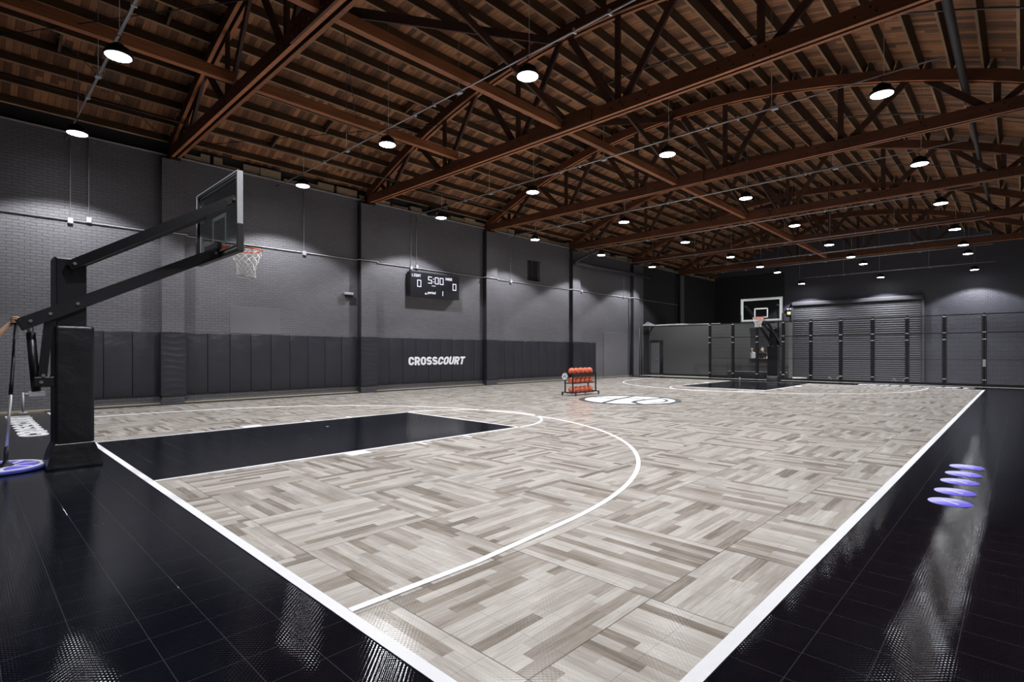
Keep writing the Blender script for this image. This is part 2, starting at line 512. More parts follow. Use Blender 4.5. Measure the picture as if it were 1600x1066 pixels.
# court surface and painted lines: parts of the floor
CX0, CX1, CY0, CY1 = -16.8, -1.075, 1.50, 27.06
KX0, KX1, KY = -10.62, -7.0, 7.42
MID = (CY0 + CY1) / 2
def mir(y): return 2 * MID - y
T1, T2, T3 = 0.003, 0.006, 0.009
MB().box(CX0, CX1, CY0, CY1, 0, T1).build('parquet_court', M['wood'], floor)
MB().box(XL + .1, CX0, 1.43, 29.2, 0, .004).build('edge_strip', M['black_rubber'], floor)
MB().box(KX0, KX1, CY0, KY, T1 - .001, T2).build('painted_lane', M['tile'], floor)
MB().box(KX0, KX1, mir(KY), CY1, T1 - .001, T2).build('painted_lane', M['tile'], floor)
b = MB().box(CX1, -1.0, 1.43, CY1 + .06, 0, T2)
b.build('side_line', M['white'], floor)
MB().box(CX0, CX1, 1.43, CY0, 0, T2).build('base_line', M['white'], floor)
MB().box(CX0, CX1, CY1, CY1 + .05, 0, T2).build('base_line', M['white'], floor)
def half(fy, sg):
    b = MB()
    def rect(x0, x1, y0, y1):
        ya, yb = sorted((fy(y0), fy(y1)))
        b.box(x0, x1, ya, yb, T1, T3)
    rect(KX0 - .05, KX0, CY0, KY + .05); rect(KX1, KX1 + .05, CY0, KY + .05); rect(KX0, KX1, KY, KY + .05)
    for s, xe in ((1, KX1 + .05), (-1, KX0 - .05)):
        for ya, yb in ((3.76, 4.1), (5.03, 5.08), (5.97, 6.02)):
            rect(*sorted((xe, xe + s * 0.24)), ya, yb)
    b.build('lane_line', M['white'], floor)
    b = MB(); cx = (KX0 + KX1) / 2
    b.strip([(cx + 1.85 * math.cos(a), fy(KY + 1.85 * math.sin(a))) for a in [PI * k / 40 for k in range(41)]], 0.05, T1, T3)
    b.build('free_throw_circle', M['white'], floor)
    b = MB(); cy = 3.05; R = 6.05; dx = 6.12
    a0 = math.acos(min(1, 0.995))
    pts = [(cx + dx, fy(CY0)), (cx + dx, fy(cy - .6))] + [(cx + R * math.cos(a), fy(cy + R * math.sin(a))) for a in [a0 + (PI - 2 * a0) * k / 90 for k in range(91)]] + [(cx - dx, fy(cy - .6)), (cx - dx, fy(CY0))]
    b.strip(pts, 0.055, T1, T3)
    b.build('three_point_line', M['white'], floor)
half(lambda y: y, 1)
half(mir, -1)
MB().box(CX0, CX1, 14.40, 14.425, T1, T2).build('centre_seam', M['logo_black'], floor)

def ball_logo(R, cx, cy, z0, z1, rot, ring, seam, flat=False):
    """outline ring and basketball seams, as a builder (disc is made apart)"""
    b = MB()
    circ = lambda r, a0, a1, n, ox=0, oy=0: [(ox + r * math.cos(a0 + (a1 - a0) * k / n), oy + r * math.sin(a0 + (a1 - a0) * k / n)) for k in range(n + 1)]
    b.strip(circ(R - ring / 2, 0, 2 * PI, 64)[:-1], ring, z0, z1, True)
    r = R - ring
    b.strip([(-r, 0), (-r * .3, r * .06), (r * .3, r * .06), (r, 0)], seam, z0, z1)
    b.strip([(0, -r), (r * .1, -r * .3), (r * .1, r * .3), (0, r)], seam, z0, z1)
    for s in (1, -1):
        pts = circ(r * 0.95, PI * .66, PI * 1.34, 20, s * 0 + 1.25 * r, 0)
        pts = [(s * x, y) for x, y in pts if x * x + y * y < r * r]
        b.strip(pts, seam * 1.15, z0, z1)
    return b.xform(Matrix.Translation((cx, cy, 0)) @ Matrix.Rotation(rot, 4, 'Z'))
lx, ly, lr = -8.58, 14.06, 1.52
MB().lathe([(lr - .02, T1), (lr - .02, T2)], 64, (lx, ly, 0), False).build('centre_logo', M['white'], floor)
b = MB()
circ = [(lx + (lr - .09) * math.cos(2 * PI * k / 72), ly + (lr - .09) * math.sin(2 * PI * k / 72)) for k in range(72)]
b.strip(circ, .18, T2 - .001, T3, True)
for pts, wd in (([(-.02, -1.4), (-.2, -.75), (-.33, -.3), (-.43, .3), (-.52, .8), (-.6, 1.3)], .13),
                ([(1.0, -.98), (.72, -.80), (.50, -.60), (.38, -.25), (.36, .1), (.39, .6), (.43, 1.4)], .15),
                ([(1.1 * math.cos(math.radians(a)), 1.1 * math.sin(math.radians(a))) for a in range(-30, 66, 8)], .09),
                ([(-1.42, .1), (-.9, .0), (-.40, .02)], .10), ([(-.45, .55), (-.1, .45), (.36, .42)], .08)):
    b.strip([(lx + p[0], ly + p[1]) for p in pts], wd, T2 - .001, T3 - .0005)
b.build('centre_logo_outline', M['logo_black'], floor)

# lettering ------------------------------------------------------
def text_mb(body, size, depth, bold=0.0, shear=0.0, space=1.0):
    cu = bpy.data.curves.new('t', 'FONT')
    cu.body = body; cu.size = size; cu.extrude = depth / 2; cu.offset = bold; cu.shear = shear; cu.space_character = space
    o = bpy.data.objects.new('t', cu); C.objects.link(o)
    dg = bpy.context.evaluated_depsgraph_get()
    me = bpy.data.meshes.new_from_object(o.evaluated_get(dg))
    b = MB()
    b.add([v.co[:] for v in me.vertices], [list(p.vertices) for p in me.polygons])
    bpy.data.objects.remove(o); bpy.data.meshes.remove(me); bpy.data.curves.remove(cu)
    return b
def bounds(b):
    return [(min(p[i] for p in b.v), max(p[i] for p in b.v)) for i in range(3)]
def block_letter(ch):
    """heavy grotesque capital as stroked outlines in a box 0.66 wide, 1 high"""
    W, T = 0.68, 0.235; h = T / 2
    x0, x1, y0, y1 = h, W - h, h, 1 - h
    rx = (x1 - x0) / 2; cx = W / 2
    def arc(ox, oy, ax, ay, a0, a1, n=10):
        return [(ox + ax * math.cos(math.radians(a0 + (a1 - a0) * k / n)), oy + ay * math.sin(math.radians(a0 + (a1 - a0) * k / n))) for k in range(n + 1)]
    top, bot = 1 - h - rx, h + rx
    L = []
    if ch == 'O': L.append((arc(cx, top, rx, rx, 0, 180) + arc(cx, bot, rx, rx, 180, 360), True))
    if ch == 'C': L.append((arc(cx, top, rx, rx, -12, 180) + arc(cx, bot, rx, rx, 180, 372), False))
    if ch == 'U': L.append(([(x0, 1), (x0, bot)] + arc(cx, bot, rx, rx, 180, 360)[1:] + [(x1, 1)], False))
    if ch == 'T': L += [([(0, 1 - h), (W, 1 - h)], False), ([(cx, 1 - h), (cx, 0)], False)]
    if ch == 'R':
        q = .225
        L += [([(x0, 0), (x0, 1)], False), ([(x0, 1 - h), (x1 - q, 1 - h)] + arc(x1 - q, 1 - h - q, q, q, 90, -90)[1:-1] + [(x1 - q, 1 - h - 2 * q), (x0, 1 - h - 2 * q)], False), ([(cx - .02, .46), (x1 + .02, 0)], False)]
    if ch == 'S':
        q = (y1 - y0) / 4
        L.append((arc(cx, y1 - q, rx, q, 12, 180) [:-1] + arc(cx, y1 - q, rx, q, 180, 262) + arc(cx, y0 + q, rx, q, 82, 0)[0:] + arc(cx, y0 + q, rx, q, 0, -168)[1:], False))
    return L, T
def wordmark(width, height, depth):
    """upright CROSS and slanted COURT in the x-y plane, origin at the lower left"""
    a = MB(); x = 0.0
    for i, ch in enumerate('CROSSCOURT'):
        L, T = block_letter(ch)
        if i == 5: x -= .09
        for k, (pts, closed) in enumerate(L):
            sl = 0.22 if i >= 5 else 0.0
            b = MB().strip(pts, T, 0, 1.0 - .01 * k, closed)
            a.add([(p[0] + x + sl * p[1], p[1], p[2]) for p in b.v], b.f)
        x += 0.68 + 0.06
    bx = bounds(a)[0]
    sx = width / (bx[1] - bx[0])
    a.v = [((p[0] - bx[0]) * sx, p[1] * height, p[2] * depth) for p in a.v]
    return a
# on the floor behind both baselines (x' = along the word, y' = up the letters)
wm = wordmark(4.25, 0.40, T2)
wm.xform(Matrix(((-1, 0, 0, -12.24), (0, -1, 0, 1.09), (0, 0, 1, 0), (0, 0, 0, 1)))).build('floor_lettering', M['white'], floor)
wm = wordmark(3.95, 0.75, T2)
wm.xform(Matrix(((1, 0, 0, -5.3), (0, 1, 0, 27.7), (0, 0, 1, 0), (0, 0, 0, 1)))).build('floor_lettering', M['white'], floor)

# walls ----------------------------------------------------------
PIL = [(3.88, 4.43), (10.04, 10.67), (16.27, 16.94), (22.58, 23.25), (28.7, 29.35), (34.9, 35.5)]
b = MB()
wins = [(19.22, 20.15, 4.98, 6.02), (31.4, 32.2, 4.95, 6.2)]
# wall with recessed windows
ys = [YB] + [v for a in wins for v in a[:2]] + [YF]
for i in range(0, len(ys), 2): b.box(XL - .35, XL, ys[i], ys[i + 1], -0.45, 7.03)
for y0, y1, z0, z1 in wins:
    b.box(XL - .35, XL, y0, y1, -0.45, z0); b.box(XL - .35, XL, y0, y1, z1, 7.03)
wl = tag(b.build('wall_left', M['wall']), kind='structure')
for y0, y1 in PIL:
    MB().box(XL, XL + .22, y0, y1, 0, 6.86).build('pilaster', M['wall'], wl)
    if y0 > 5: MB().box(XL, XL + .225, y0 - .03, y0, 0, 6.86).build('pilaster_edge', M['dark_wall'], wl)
b = MB().box(XL - .36, XL - .22, YB, YF, 7.03, 7.54)
b.m = 1; y = 4.5
while y < YF:
    ln = random.uniform(.2, .9); h = random.choice((.12, .18, .22, .26, .30))
    b.box(XL - .3, XL - .06 + random.uniform(-.03, .03), y, min(y + ln, YF), 7.03, 7.03 + h); y += ln + random.choice((0, 0, .1))
b.build('bare_brick_head', [M['dark_wall'], M['raw_brick']], wl)
MB().box(XL + .001, XL + .012, 30.25, YF, -.45, 7.0).build('black_paint', M['dark_wall'], wl)
MB().bbox(XL, XL + .012, 5.69, 7.21, 2.02, 2.87, .004, 1).build('render_patch', M['smooth'], wl)
MB().box(XL - .02, XL + .03, YB, 35.6, 7.0, 7.03).build('wall_cap', M['galv'], wl)
for i, (y0, y1, z0, z1) in enumerate(wins):
    b = MB().box(XL - .25, XL - .2, y0, y1, z0, z1)
    for k in range(1, 4): b.box(XL - .2, XL - .17, y0 + (y1 - y0) * k / 4 - .015, y0 + (y1 - y0) * k / 4 + .015, z0, z1)
    tag(b.build('window_%d' % (i + 1), M['dark_wall']), kind='structure')
tag(MB().box(XL, XL + .10, YB, 29.0, 0, 0.03).build('baseboard_left', M['tan_wood']), kind='structure')
d = tag(MB().bbox(XL, XL + .035, 25.75, 28.3, 0, 2.62, .008, 1).build('door_1', M['smooth']), kind='structure')
b = MB().box(XR, XR + .3, YB, YF, -0.45, 7.7)
tag(b.build('wall_right', M['wall']), kind='structure')
def endwall(y0, y1, m, name):
    n = 24; xs = [XL - .35 + (XR + .3 - XL + .35) * k / n for k in range(n + 1)]
    pts = [(xs[0], -0.8), (xs[-1], -0.8)] + [(x, zarc(x) + .56) for x in reversed(xs)]
    bb = MB(); n2 = len(pts)
    bb.add([(x, y0, z) for x, z in pts] + [(x, y1, z) for x, z in pts],
           [tuple(range(n2)), tuple(range(2 * n2 - 1, n2 - 1, -1))] + [(i, (i + 1) % n2, n2 + (i + 1) % n2, n2 + i) for i in range(n2)])
    return tag(bb.build(name, m), kind='structure')
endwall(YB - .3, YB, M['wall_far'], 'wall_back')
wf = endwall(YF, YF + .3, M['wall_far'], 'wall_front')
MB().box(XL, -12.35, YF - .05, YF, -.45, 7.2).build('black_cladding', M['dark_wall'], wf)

# roof: one deck per bay, with its joists ------------------------
bays = [YB] + TR + [YF]
NJ = 31
for i in range(len(bays) - 1):
    y0, y1 = bays[i], bays[i + 1]
    b = MB(); n = 36
    xs = [XL - .35 + (XR + .3 - XL + .35) * k / n for k in range(n + 1)]
    vs = []
    for x in xs:
        zb = zarc(x) + JB + JH
        vs += [(x, y0, zb), (x, y1, zb), (x, y1, zb + .04), (x, y0, zb + .04)]
    fs = []
    for k in range(n):
        for q in range(4): fs.append((4 * k + q, 4 * k + (q + 1) % 4, 4 * k + 4 + (q + 1) % 4, 4 * k + 4 + q))
    fs += [(0, 1, 2, 3), (4 * n, 4 * n + 3, 4 * n + 2, 4 * n + 1)]
    b.add(vs, fs)
    deck = tag(b.build('ceiling', M['deck']), kind='structure')
    for k in range(NJ):
        x = XL + .12 + 0.595 * k + (0.12 if i % 2 else 0)
        if x > XR - .05: continue
        if x > 0.2 and i < 1: continue
        sl = math.atan(-2 * 0.0258 * (x - XC))
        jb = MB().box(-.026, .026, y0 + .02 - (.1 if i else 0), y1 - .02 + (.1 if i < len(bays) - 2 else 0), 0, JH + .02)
        jb.mi[0] = 1  # underside gets the paler timber, painting in the floor's bounce light
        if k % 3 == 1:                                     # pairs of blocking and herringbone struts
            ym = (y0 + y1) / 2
        o = jb.build('joist', [M['joist'], M['joist_lit_face']], deck)
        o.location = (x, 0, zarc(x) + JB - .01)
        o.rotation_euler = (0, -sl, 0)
    bl = MB()                                              # solid blocking between the joists near the wall
    for k in (1, 3, 6):
        x = XL + .12 + 0.595 * k
        yk = y0 + (y1 - y0) * (0.30 + 0.09 * k)
        bl.bar((x, yk, zarc(x) + JB + .12), (x + .595, yk, zarc(x + .595) + JB + .12), .05, .22)
    bl.build('blocking', M['joist'], deck)

# trusses --------------------------------------------------------
def make_truss():
    r = thing('roof_truss', '', 'truss')
    hw = 9.22
    def chord(off):
        bb = MB(); n = 44; vs = []
        for k in range(n + 1):
            x = XC - hw + 2 * hw * k / n
            z = zarc(x)
            for dy, dz in ((off - .04, 0), (off + .04, 0), (off + .04, .28), (off - .04, .28)): vs.append((x, dy, z + dz))
        fs = []
        for k in range(n):
            for q in range(4): fs.append((4 * k + q, 4 * k + (q + 1) % 4, 4 * k + 4 + (q + 1) % 4, 4 * k + 4 + q))
        fs += [(3, 2, 1, 0), (4 * n, 4 * n + 1, 4 * n + 2, 4 * n + 3)]
        bb.add(vs, fs)
        for k in range(n): bb.mi[4 * k] = 1  # brighter strut timber on the underside paints in light from the floor
        return bb
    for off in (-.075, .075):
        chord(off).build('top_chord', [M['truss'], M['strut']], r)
        bb = MB().box(XC - hw, XC + hw, off - .04, off + .04, 6.90, 7.19); bb.mi[0] = 1  # bottom face in brighter orange: floor bounce painted into the colour
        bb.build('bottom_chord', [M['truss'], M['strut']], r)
    zb = 7.02
    bn = [XC - 7.85 + 3.13 * k for k in range(6)]
    tn = [XC + 3.13 * k for k in (-2, -1, 0, 1, 2)]
    for x in bn:
        MB().bar((x, 0, zb), (x, 0, zarc(x) + .15), .13, .068, (0, 1, 0)).build('web_post', M['web'], r)
    for i, x in enumerate(tn):
        for xb, sg in ((bn[i], 1), (bn[i + 1], -1)):
            MB().bar((xb + sg * .07, .0, zb), (x - sg * .09, .0, zarc(x) + .12), .066, .15, (0, 0, 1)).build('web_diagonal', M['web'], r)
    for s, x in ((1, bn[0]), (-1, bn[-1])):
        MB().bar((x, 0, zb + .05), (x - s * .55, 0, zarc(x - s * .55) + .1), .066, .13).build('web_diagonal', M['web'], r)
    bb = MB()
    bb.box(XC - 1.1, XC + .9, -.16, -.115, 6.89, 7.26)
    for k in range(9):
        for z in (6.98, 7.17):
            bb.tube([(XC - 1.0 + .22 * k, -.155, z + .02 * (k % 2)), (XC - 1.0 + .22 * k, -.185, z + .02 * (k % 2))], .022, 6)
    bb.build('splice_plate', M['truss'], r)
    bb = MB()
    for x in bn + [v for v in (XC - 4, XC + 4, XC + 2.2, XC + 6.3)]:
        for dx, dz in ((-.1, -.03), (.12, .05), (.2, -.05)):
            bb.tube([(x + dx, -.112, 7.04 + dz), (x + dx, -.135, 7.04 + dz)], .02, 6)
    bb.build('bolts', M['dark_iron'], r)
    MB().box(XC - hw, XC - hw + .35, -.13, .13, 6.86, 6.90).build('bearing_plate', M['dark_iron'], r)
    return r
t0 = make_truss()
for i, y in enumerate(TR):
    t = t0 if i == 0 else copy_tree(t0)
    t.location = (0, y, 0)
    t['label'] = 'dark red-brown timber bowstring roof truss, %s from the camera end of the hall' % ORD[i]

# longitudinal struts and sway braces between trusses
for i in range(len(bays) - 2):
    y0, y1 = bays[i] + (.13 if i else 0), bays[i + 1] - .13
    nm = 'between the %s and %s roof trusses' % (ORD[i - 1], ORD[i]) if i else 'running from the camera end to the first truss'
    o = MB().box(-.07, .07, y0, y1, 0, .20).build('roof_strut', M['strut'], None, (XC - .05, 0, 6.98))
    tag(o, 'orange-brown timber strut along the hall axis ' + nm, 'strut')
    if i < 2:
        o = MB().box(-.07, .07, y0, y1, 0, .22).build('roof_strut', M['strut'], None, (-12.2, 0, 7.22))
        tag(o, 'brown timber strut nearer the brick wall ' + nm, 'strut')
    if i:
        for k, (za, zc) in enumerate(((7.2, zarc(XC) - .02), (zarc(XC) - .02, 7.2))):
            o = MB().bar((XC + .11 * (2 * k - 1) - .05, y0, za), (XC + .11 * (2 * k - 1) - .05, y1, zc), .05, .17).build('sway_brace', M['web'])
            tag(o, 'dark timber sway brace %s toward the far end %s' % (('rising', 'falling')[k], nm), 'brace')

# ---------------------------------------------------------------- lamps
def make_lamp():
    r = thing('high_bay_lamp', '', 'lamp')
    MB().lathe([(.175, 0), (.205, -.012), (.212, .01), (.205, .045), (.15, .075), (.14, .09)], 32).build('housing', M['black_metal'], r)
    bb = MB()
    for k in range(20):
        a = 2 * PI * k / 20
        bb.bar((.07 * math.cos(a), .07 * math.sin(a), .115), (.15 * math.cos(a), .15 * math.sin(a), .105), .008, .07)
    bb.lathe([(.075, .075), (.085, .09), (.085, .19), (.06, .205), (.02, .21)], 20)
    bb.build('heat_sink', M['black_metal'], r)
    bb = MB().tube([(0, 0, .2), (0, 0, .27), (.03, 0, .30), (.03, 0, .335), (0, 0, .36), (-.03, 0, .335)], .008, 6)
    bb.build('hook', M['dark_iron'], r)
    MB().lathe([(.188, -.012), (.17, -.018), (.0001, -.02)], 32).build('lens', M['lens'], r)
    ld = bpy.data.lights.new('bulb', 'SPOT')
    ld.energy = LAMP_W; ld.spot_size = math.radians(122); ld.spot_blend = 0.22; ld.shadow_soft_size = 0.09
    ld.color = (0.965, 0.975, 1.0)
    lo = bpy.data.objects.new('bulb', ld); C.objects.link(lo); lo.parent = r
    lo.location = (0, 0, -.13)
    return r
LROW = [1.85, 7.12, 12.38, 17.65, 22.80, 28.0, 32.35, 35.36, 39.9]
LCOL = [-15.55, -11.0, -6.45, -1.95]
COLN = ['next to brick wall', 'second from brick wall', 'third from brick wall', 'fourth from brick wall']
lamp0 = make_lamp(); first = True
for ri, y in enumerate(LROW):
    for ci, x in enumerate(LCOL):
        if ri in (6, 7, 8) and ci == 0: continue
        z = 6.45; xx = x
        if ri == 8: z = 6.15; xx = x * .985
        o = lamp0 if first else copy_tree(lamp0)
        first = False
        o.location = (xx, y, z)
        o.rotation_euler = (0, 0, ci)
        o['label'] = 'lit round pendant lamp, %s cross row from the camera, %s' % (ORD[ri], COLN[ci])
        o['group'] = 'high bay lamps'
# conduit rails that carry the lamp rows
for ri in range(9):
    y = LROW[ri]; z = 6.82; x0, x1 = XL + .02, -1.03
    if ri == 8: z = 6.52; x0 = -11.0
    if ri in (6, 7): x0 = -14.5
    r = thing('lamp_rail', 'long galvanised conduit rail carrying the %s lamp row from the camera' % ORD[ri], 'rail', (0, y, z))
    bb = MB().tube([(x0, 0, 0), (x1, 0, 0)], .016, 8).tube([(x0 + 3.0, .035, .03), (x1 - 2.2, .035, .03)], .010, 6)
    bb.build('conduit', M['galv'], r)
    for x in (-12.9, -8.35, -3.9):
        if x > x0: MB().bbox(x - .07, x + .07, -.05, .05, -.05, .02, .006, 1).build('junction_box', M['grey_box'], r)
    for x in (-14.2, -9.9, -9.2, -5.4, -4.7):
        if x > x0: MB().bbox(x - .02, x + .02, -.03, .055, -.03, .05, .004, 1).build('coupling', M['galv'], r)
    for x in (-15.55, -13.0, -11.0, -8.4, -6.45, -4.0, -1.95):
        if x < x0: continue
        MB().tube([(x + .03, .01, 0), (x + .03, .01, zarc(x) + JB + (.2 if ri not in (4, 7) else -.1) - z)], .0045, 5).build('hanger_rod', M['galv'], r)

# ---------------------------------------------------------------- wall pads
def pad_mesh(wd, ribs=False):
    bm = bmesh.new()
    bmesh.ops.create_cube(bm, size=1)
    for v in bm.verts: v.co = ((v.co.x + .5) * .055, v.co.y * wd, (v.co.z + .5) * 1.76)
    bmesh.ops.bevel(bm, geom=bm.edges[:], offset=.016, segments=3, profile=.5, affect='EDGES')
    bb = MB(); bb.bm(bm, True)
    if ribs: pass
    return bb
pads = []
seams = [[1.98, 2.60, 3.23, 3.86], [4.46 + .612 * k for k in range(10)], [10.70 + .62 * k for k in range(10)], [16.97 + .612 * k for k in range(10)], [23.27, 23.85, 24.4, 24.93]]
where = ['before the first pilaster', 'between the first and second pilasters', 'between the second and third pilasters', 'between the third and fourth pilasters', 'past the fourth pilaster']
for gi, sm in enumerate(seams):
    for k in range(len(sm) - 1):
        wd = sm[k + 1] - sm[k]
        o = pad_mesh(wd - .006).build('wall_pad', M['pad'], None, (XL + .002, (sm[k] + sm[k + 1]) / 2, 0.245))
        idx = k if gi else len(sm) - 2 - k
        tag(o, 'charcoal vinyl wall pad %s, %s in line%s' % (where[gi], ORD[idx], '' if gi else ' back from it'), 'wall pad', 'vinyl pads on the brick wall')
def pil_pad(wd):
    bm = bmesh.new()
    bmesh.ops.create_grid(bm, x_segments=6, y_segments=110, size=.5)
    for v in bm.verts:
        yy, zz = v.co.x, v.co.y
        ripple = (math.sin(zz * 62 + 1.2 * math.sin(yy * 7 + zz * 5)) * .5 + .5) ** 2 * .010 * (1 - (2 * yy) ** 4)
        v.co = (.055 + ripple, yy * wd, (zz + .5) * 1.76)
    bb = MB(); bb.bm(bm, True)
    bb.box(.0, .05, -wd / 2, wd / 2, 0, 1.76)
    for s in (1, -1): bb.bbox(-.16, .05, *sorted((s * (wd / 2 - .008), s * (wd / 2 + .03))), 0, 1.76, .01, 2)
    return bb
for i, (y0, y1) in enumerate(PIL[:4]):
    o = pil_pad(y1 - y0 + .02).build('pilaster_pad', M['pad'], None, (XL + .222, (y0 + y1) / 2, .245))
    tag(o, 'creased charcoal vinyl pad wrapped around the %s pilaster' % ORD[i], 'wall pad')
wm = wordmark(2.95, 0.335, .006)
# word runs along +y on the pads, letters upright, facing +x
o = wm.xform(Matrix(((0, 0, 1, XL + .055), (1, 0, 0, 12.2), (0, 1, 0, .935), (0, 0, 0, 1)))).build('wall_lettering', M['white'])
tag(o, 'white block letters reading CROSSCOURT across the wall pads under the scoreboard', 'lettering')

# ---------------------------------------------------------------- scoreboard
sb = thing('scoreboard', 'black electronic scoreboard showing 5:00 on the brick wall', 'scoreboard', (XL, 13.37, 3.66))
MB().bbox(.06, .30, -1.25, 1.23, 0, .96, .012, 2).build('case', M['led_off'], sb)
MB().box(0, .08, -.9, -.8, .2, .8).box(0, .08, .8, .9, .2, .8).build('bracket', M['dark_iron'], sb)
FX = .302
SEG = {'0': 'abcdef', '5': 'afgcd', '1': 'bc'}
def digit(bb, ch, y, z, wd, ht, th):
    d = .004
    segs = {'a': (y, y + wd, z + ht - th, z + ht), 'd': (y, y + wd, z, z + th), 'g': (y, y + wd, z + ht / 2 - th / 2, z + ht / 2 + th / 2),
            'f': (y, y + th, z + ht / 2, z + ht), 'e': (y, y + th, z, z + ht / 2), 'b': (y + wd - th, y + wd, z + ht / 2, z + ht), 'c': (y + wd - th, y + wd, z, z + ht / 2)}
    for q in SEG[ch]:
        a = segs[q]; bb.box(FX - .003, FX + d, a[0], a[1], a[2], a[3])
bb = MB(); digit(bb, '0', -.93, .37, .19, .28, .03); bb.build('home_score', M['led'], sb)
bb = MB(); digit(bb, '0', .87, .37, .19, .28, .03); bb.build('guest_score', M['led'], sb)
bb = MB()
for ch, y in (('5', -.40), ('0', -.06), ('0', .19)): digit(bb, ch, y, .55, .19, .28, .03)
bb.box(FX - .003, FX + .004, -.15, -.11, .61, .65).box(FX - .003, FX + .004, -.15, -.11, .73, .77)
bb.build('clock_digits', M['led'], sb)
bb = MB(); digit(bb, '1', .20, .10, .16, .19, .028); bb.build('period_digit', M['led'], sb)
PIX = {'L': ['100', '100', '100', '100', '111'], 'I': ['111', '010', '010', '010', '111'], 'G': ['111', '100', '101', '101', '111'], 'H': ['101', '101', '111', '101', '101'],
       'T': ['111', '010', '010', '010', '010'], 'D': ['110', '101', '101', '101', '110'], 'A': ['010', '101', '111', '101', '101'], 'R': ['110', '101', '110', '101', '101'], 'K': ['101', '101', '110', '101', '101']}
def dotword(bb, word, y, z, p):
    for i, ch in enumerate(word):
        for r, row in enumerate(PIX[ch]):
            for c, on in enumerate(row):
                if on == '1':
                    yy = y + (i * 4 + c) * p; zz = z + (4 - r) * p
                    bb.box(FX - .003, FX + .004, yy, yy + p * .94, zz, zz + p * .94)
bb = MB(); dotword(bb, 'LIGHT', -1.18, .76, .022); bb.build('home_name', M['led'], sb)
bb = MB(); dotword(bb, 'DARK', .50, .76, .022); bb.build('guest_name', M['led'], sb)
pt = text_mb('period', .15, .004, .002)
pt.xform(Matrix(((0, 0, 1, FX), (1, 0, 0, -.42), (0, 1, 0, .14), (0, 0, 0, 1)))).build('period_caption', M['led'], sb)
MB().box(FX - .003, FX + .004, -.22, -.03, .455, .475).build('small_caption', M['led'], sb)
MB().box(FX - .003, FX + .004, -.56, -.46, .10, .135).box(FX - .003, FX + .004, -.525, -.505, .15, .18).build('possession_mark', M['led'], sb)

# ---------------------------------------------------------------- wall services
r = thing('wall_conduit', 'thin grey conduit running level along the brick wall above the scoreboard', 'conduit', (XL, 0, 4.80))
bb = MB(); pts = [(.04, YB + .1, -.02)]
for y0, y1 in PIL[:4]:
    pts += [(.04, y0 - .1, 0), (.26, y0 - .06, 0), (.26, y1 + .06, 0), (.04, y1 + .1, 0)]
pts += [(.04, 28.4, 0), (.26, 28.65, 0), (.26, 29.4, 0), (.04, 29.6, 0), (.04, 35.3, -.02), (.04, 35.37, -.1), (.04, 35.37, -1.4)]
bb.tube(pts, .017, 6); bb.build('pipe', M['galv'], r)
for y, z0, top in ((1.93, -.02, 2.1), (2.3, .06, 2.07), (8.0, -.02, 2.05), (12.33, -.02, 2.05), (12.6, .05, 2.05), (18.0, 0, 1.3), (23.6, 0, .02), (27.9, 0, 1.9)):
    MB().tube([(.03, y, z0), (.03, y, z0 + top)], .011, 6).build('riser', M['galv'], r)
    MB().bbox(.0, .09, y - .055, y + .055, z0 - .07, z0 + .07, .006, 1).build('junction_box', M['grey_box'], r)
o = MB().bbox(0, .14, -.16, .16, 0, .09, .01, 1).build('case', M['grey_box'])
el = thing('emergency_light', 'small grey wall light fitting beside the second pilaster', 'light', (XL, 9.62, 3.5))
o.parent = el
MB().bbox(.03, .16, -.12, .12, -.10, .0, .01, 1).build('lens', M['lens_off'], el)
sp = thing('wall_speaker', 'small black speaker box under the roof above the scoreboard', 'speaker', (XL, 13.1, 6.93))
MB().bbox(.25, .5, -.13, .13, 0, .34, .012, 2).build('cabinet', M['black_metal'], sp)
MB().box(0, .26, -.03, .03, .15, .2).build('bracket', M['dark_iron'], sp)
sp = thing('camera_unit', 'black camera unit hanging from the roof beside the third lamp row rail', 'camera', (-16.75, 13.55, 7.2))
MB().lathe([(.02, 0), (.10, .02), (.13, .1), (.12, .2), (.03, .24)], 16).build('dome', M['black_metal'], sp)
MB().tube([(0, 0, .2), (0, 0, .39)], .02, 6).build('stem', M['dark_iron'], sp)
# big duct on the wall and its riser to the roof
dt = thing('duct_pipe', 'thick dark grey pipe along the brick wall above the fourth pilaster', 'pipe', (0, 0, 0))
MB().tube([(-17.04, 22.5, 6.2), (-17.04, 30.4, 6.2)], .11, 12).build('run', M['dark_pipe'], dt)
MB().tube([(-17.0, 22.5, 6.2), (-16.2, 25.1, 7.7)], .055, 10).build('riser', M['dark_pipe'], dt)
for k, (y, x, rr) in enumerate(((28.45, .12, .035), (28.9, .16, .05), (29.55, .12, .05), (29.9, .1, .035), (34.6, .06, .03))):
    o = MB().tube([(XL + x, y, 0 if k < 4 else 3.1), (XL + x, y, (4.8, 4.7, 3.2, 3.1, 6.8)[k])], rr, 8).build('wall_pipe', M['dark_pipe'])
    tag(o, 'dark vertical pipe on the brick wall, %s past the flush grey door' % ORD[k], 'pipe', 'vertical pipes near the partition')
cb = MB()
for k in range(6):
    z = 3.12 + .05 * k
    cb.tube([(XL + .25, 29.7 + .12 * k, z + .02), (XL + .35, 31.1, 3.17 + .01 * k), (-15.5, 31.08, 3.16 + .015 * k), (-12.5 - .3 * k, 31.08 - .01 * k, 3.14 + .02 * math.sin(k) ** 2)], .012, 5)
tag(cb.build('cable_bundle', M['galv']), 'loose bundle of pale cables over the top of the grey partition', 'cable', kind='stuff')
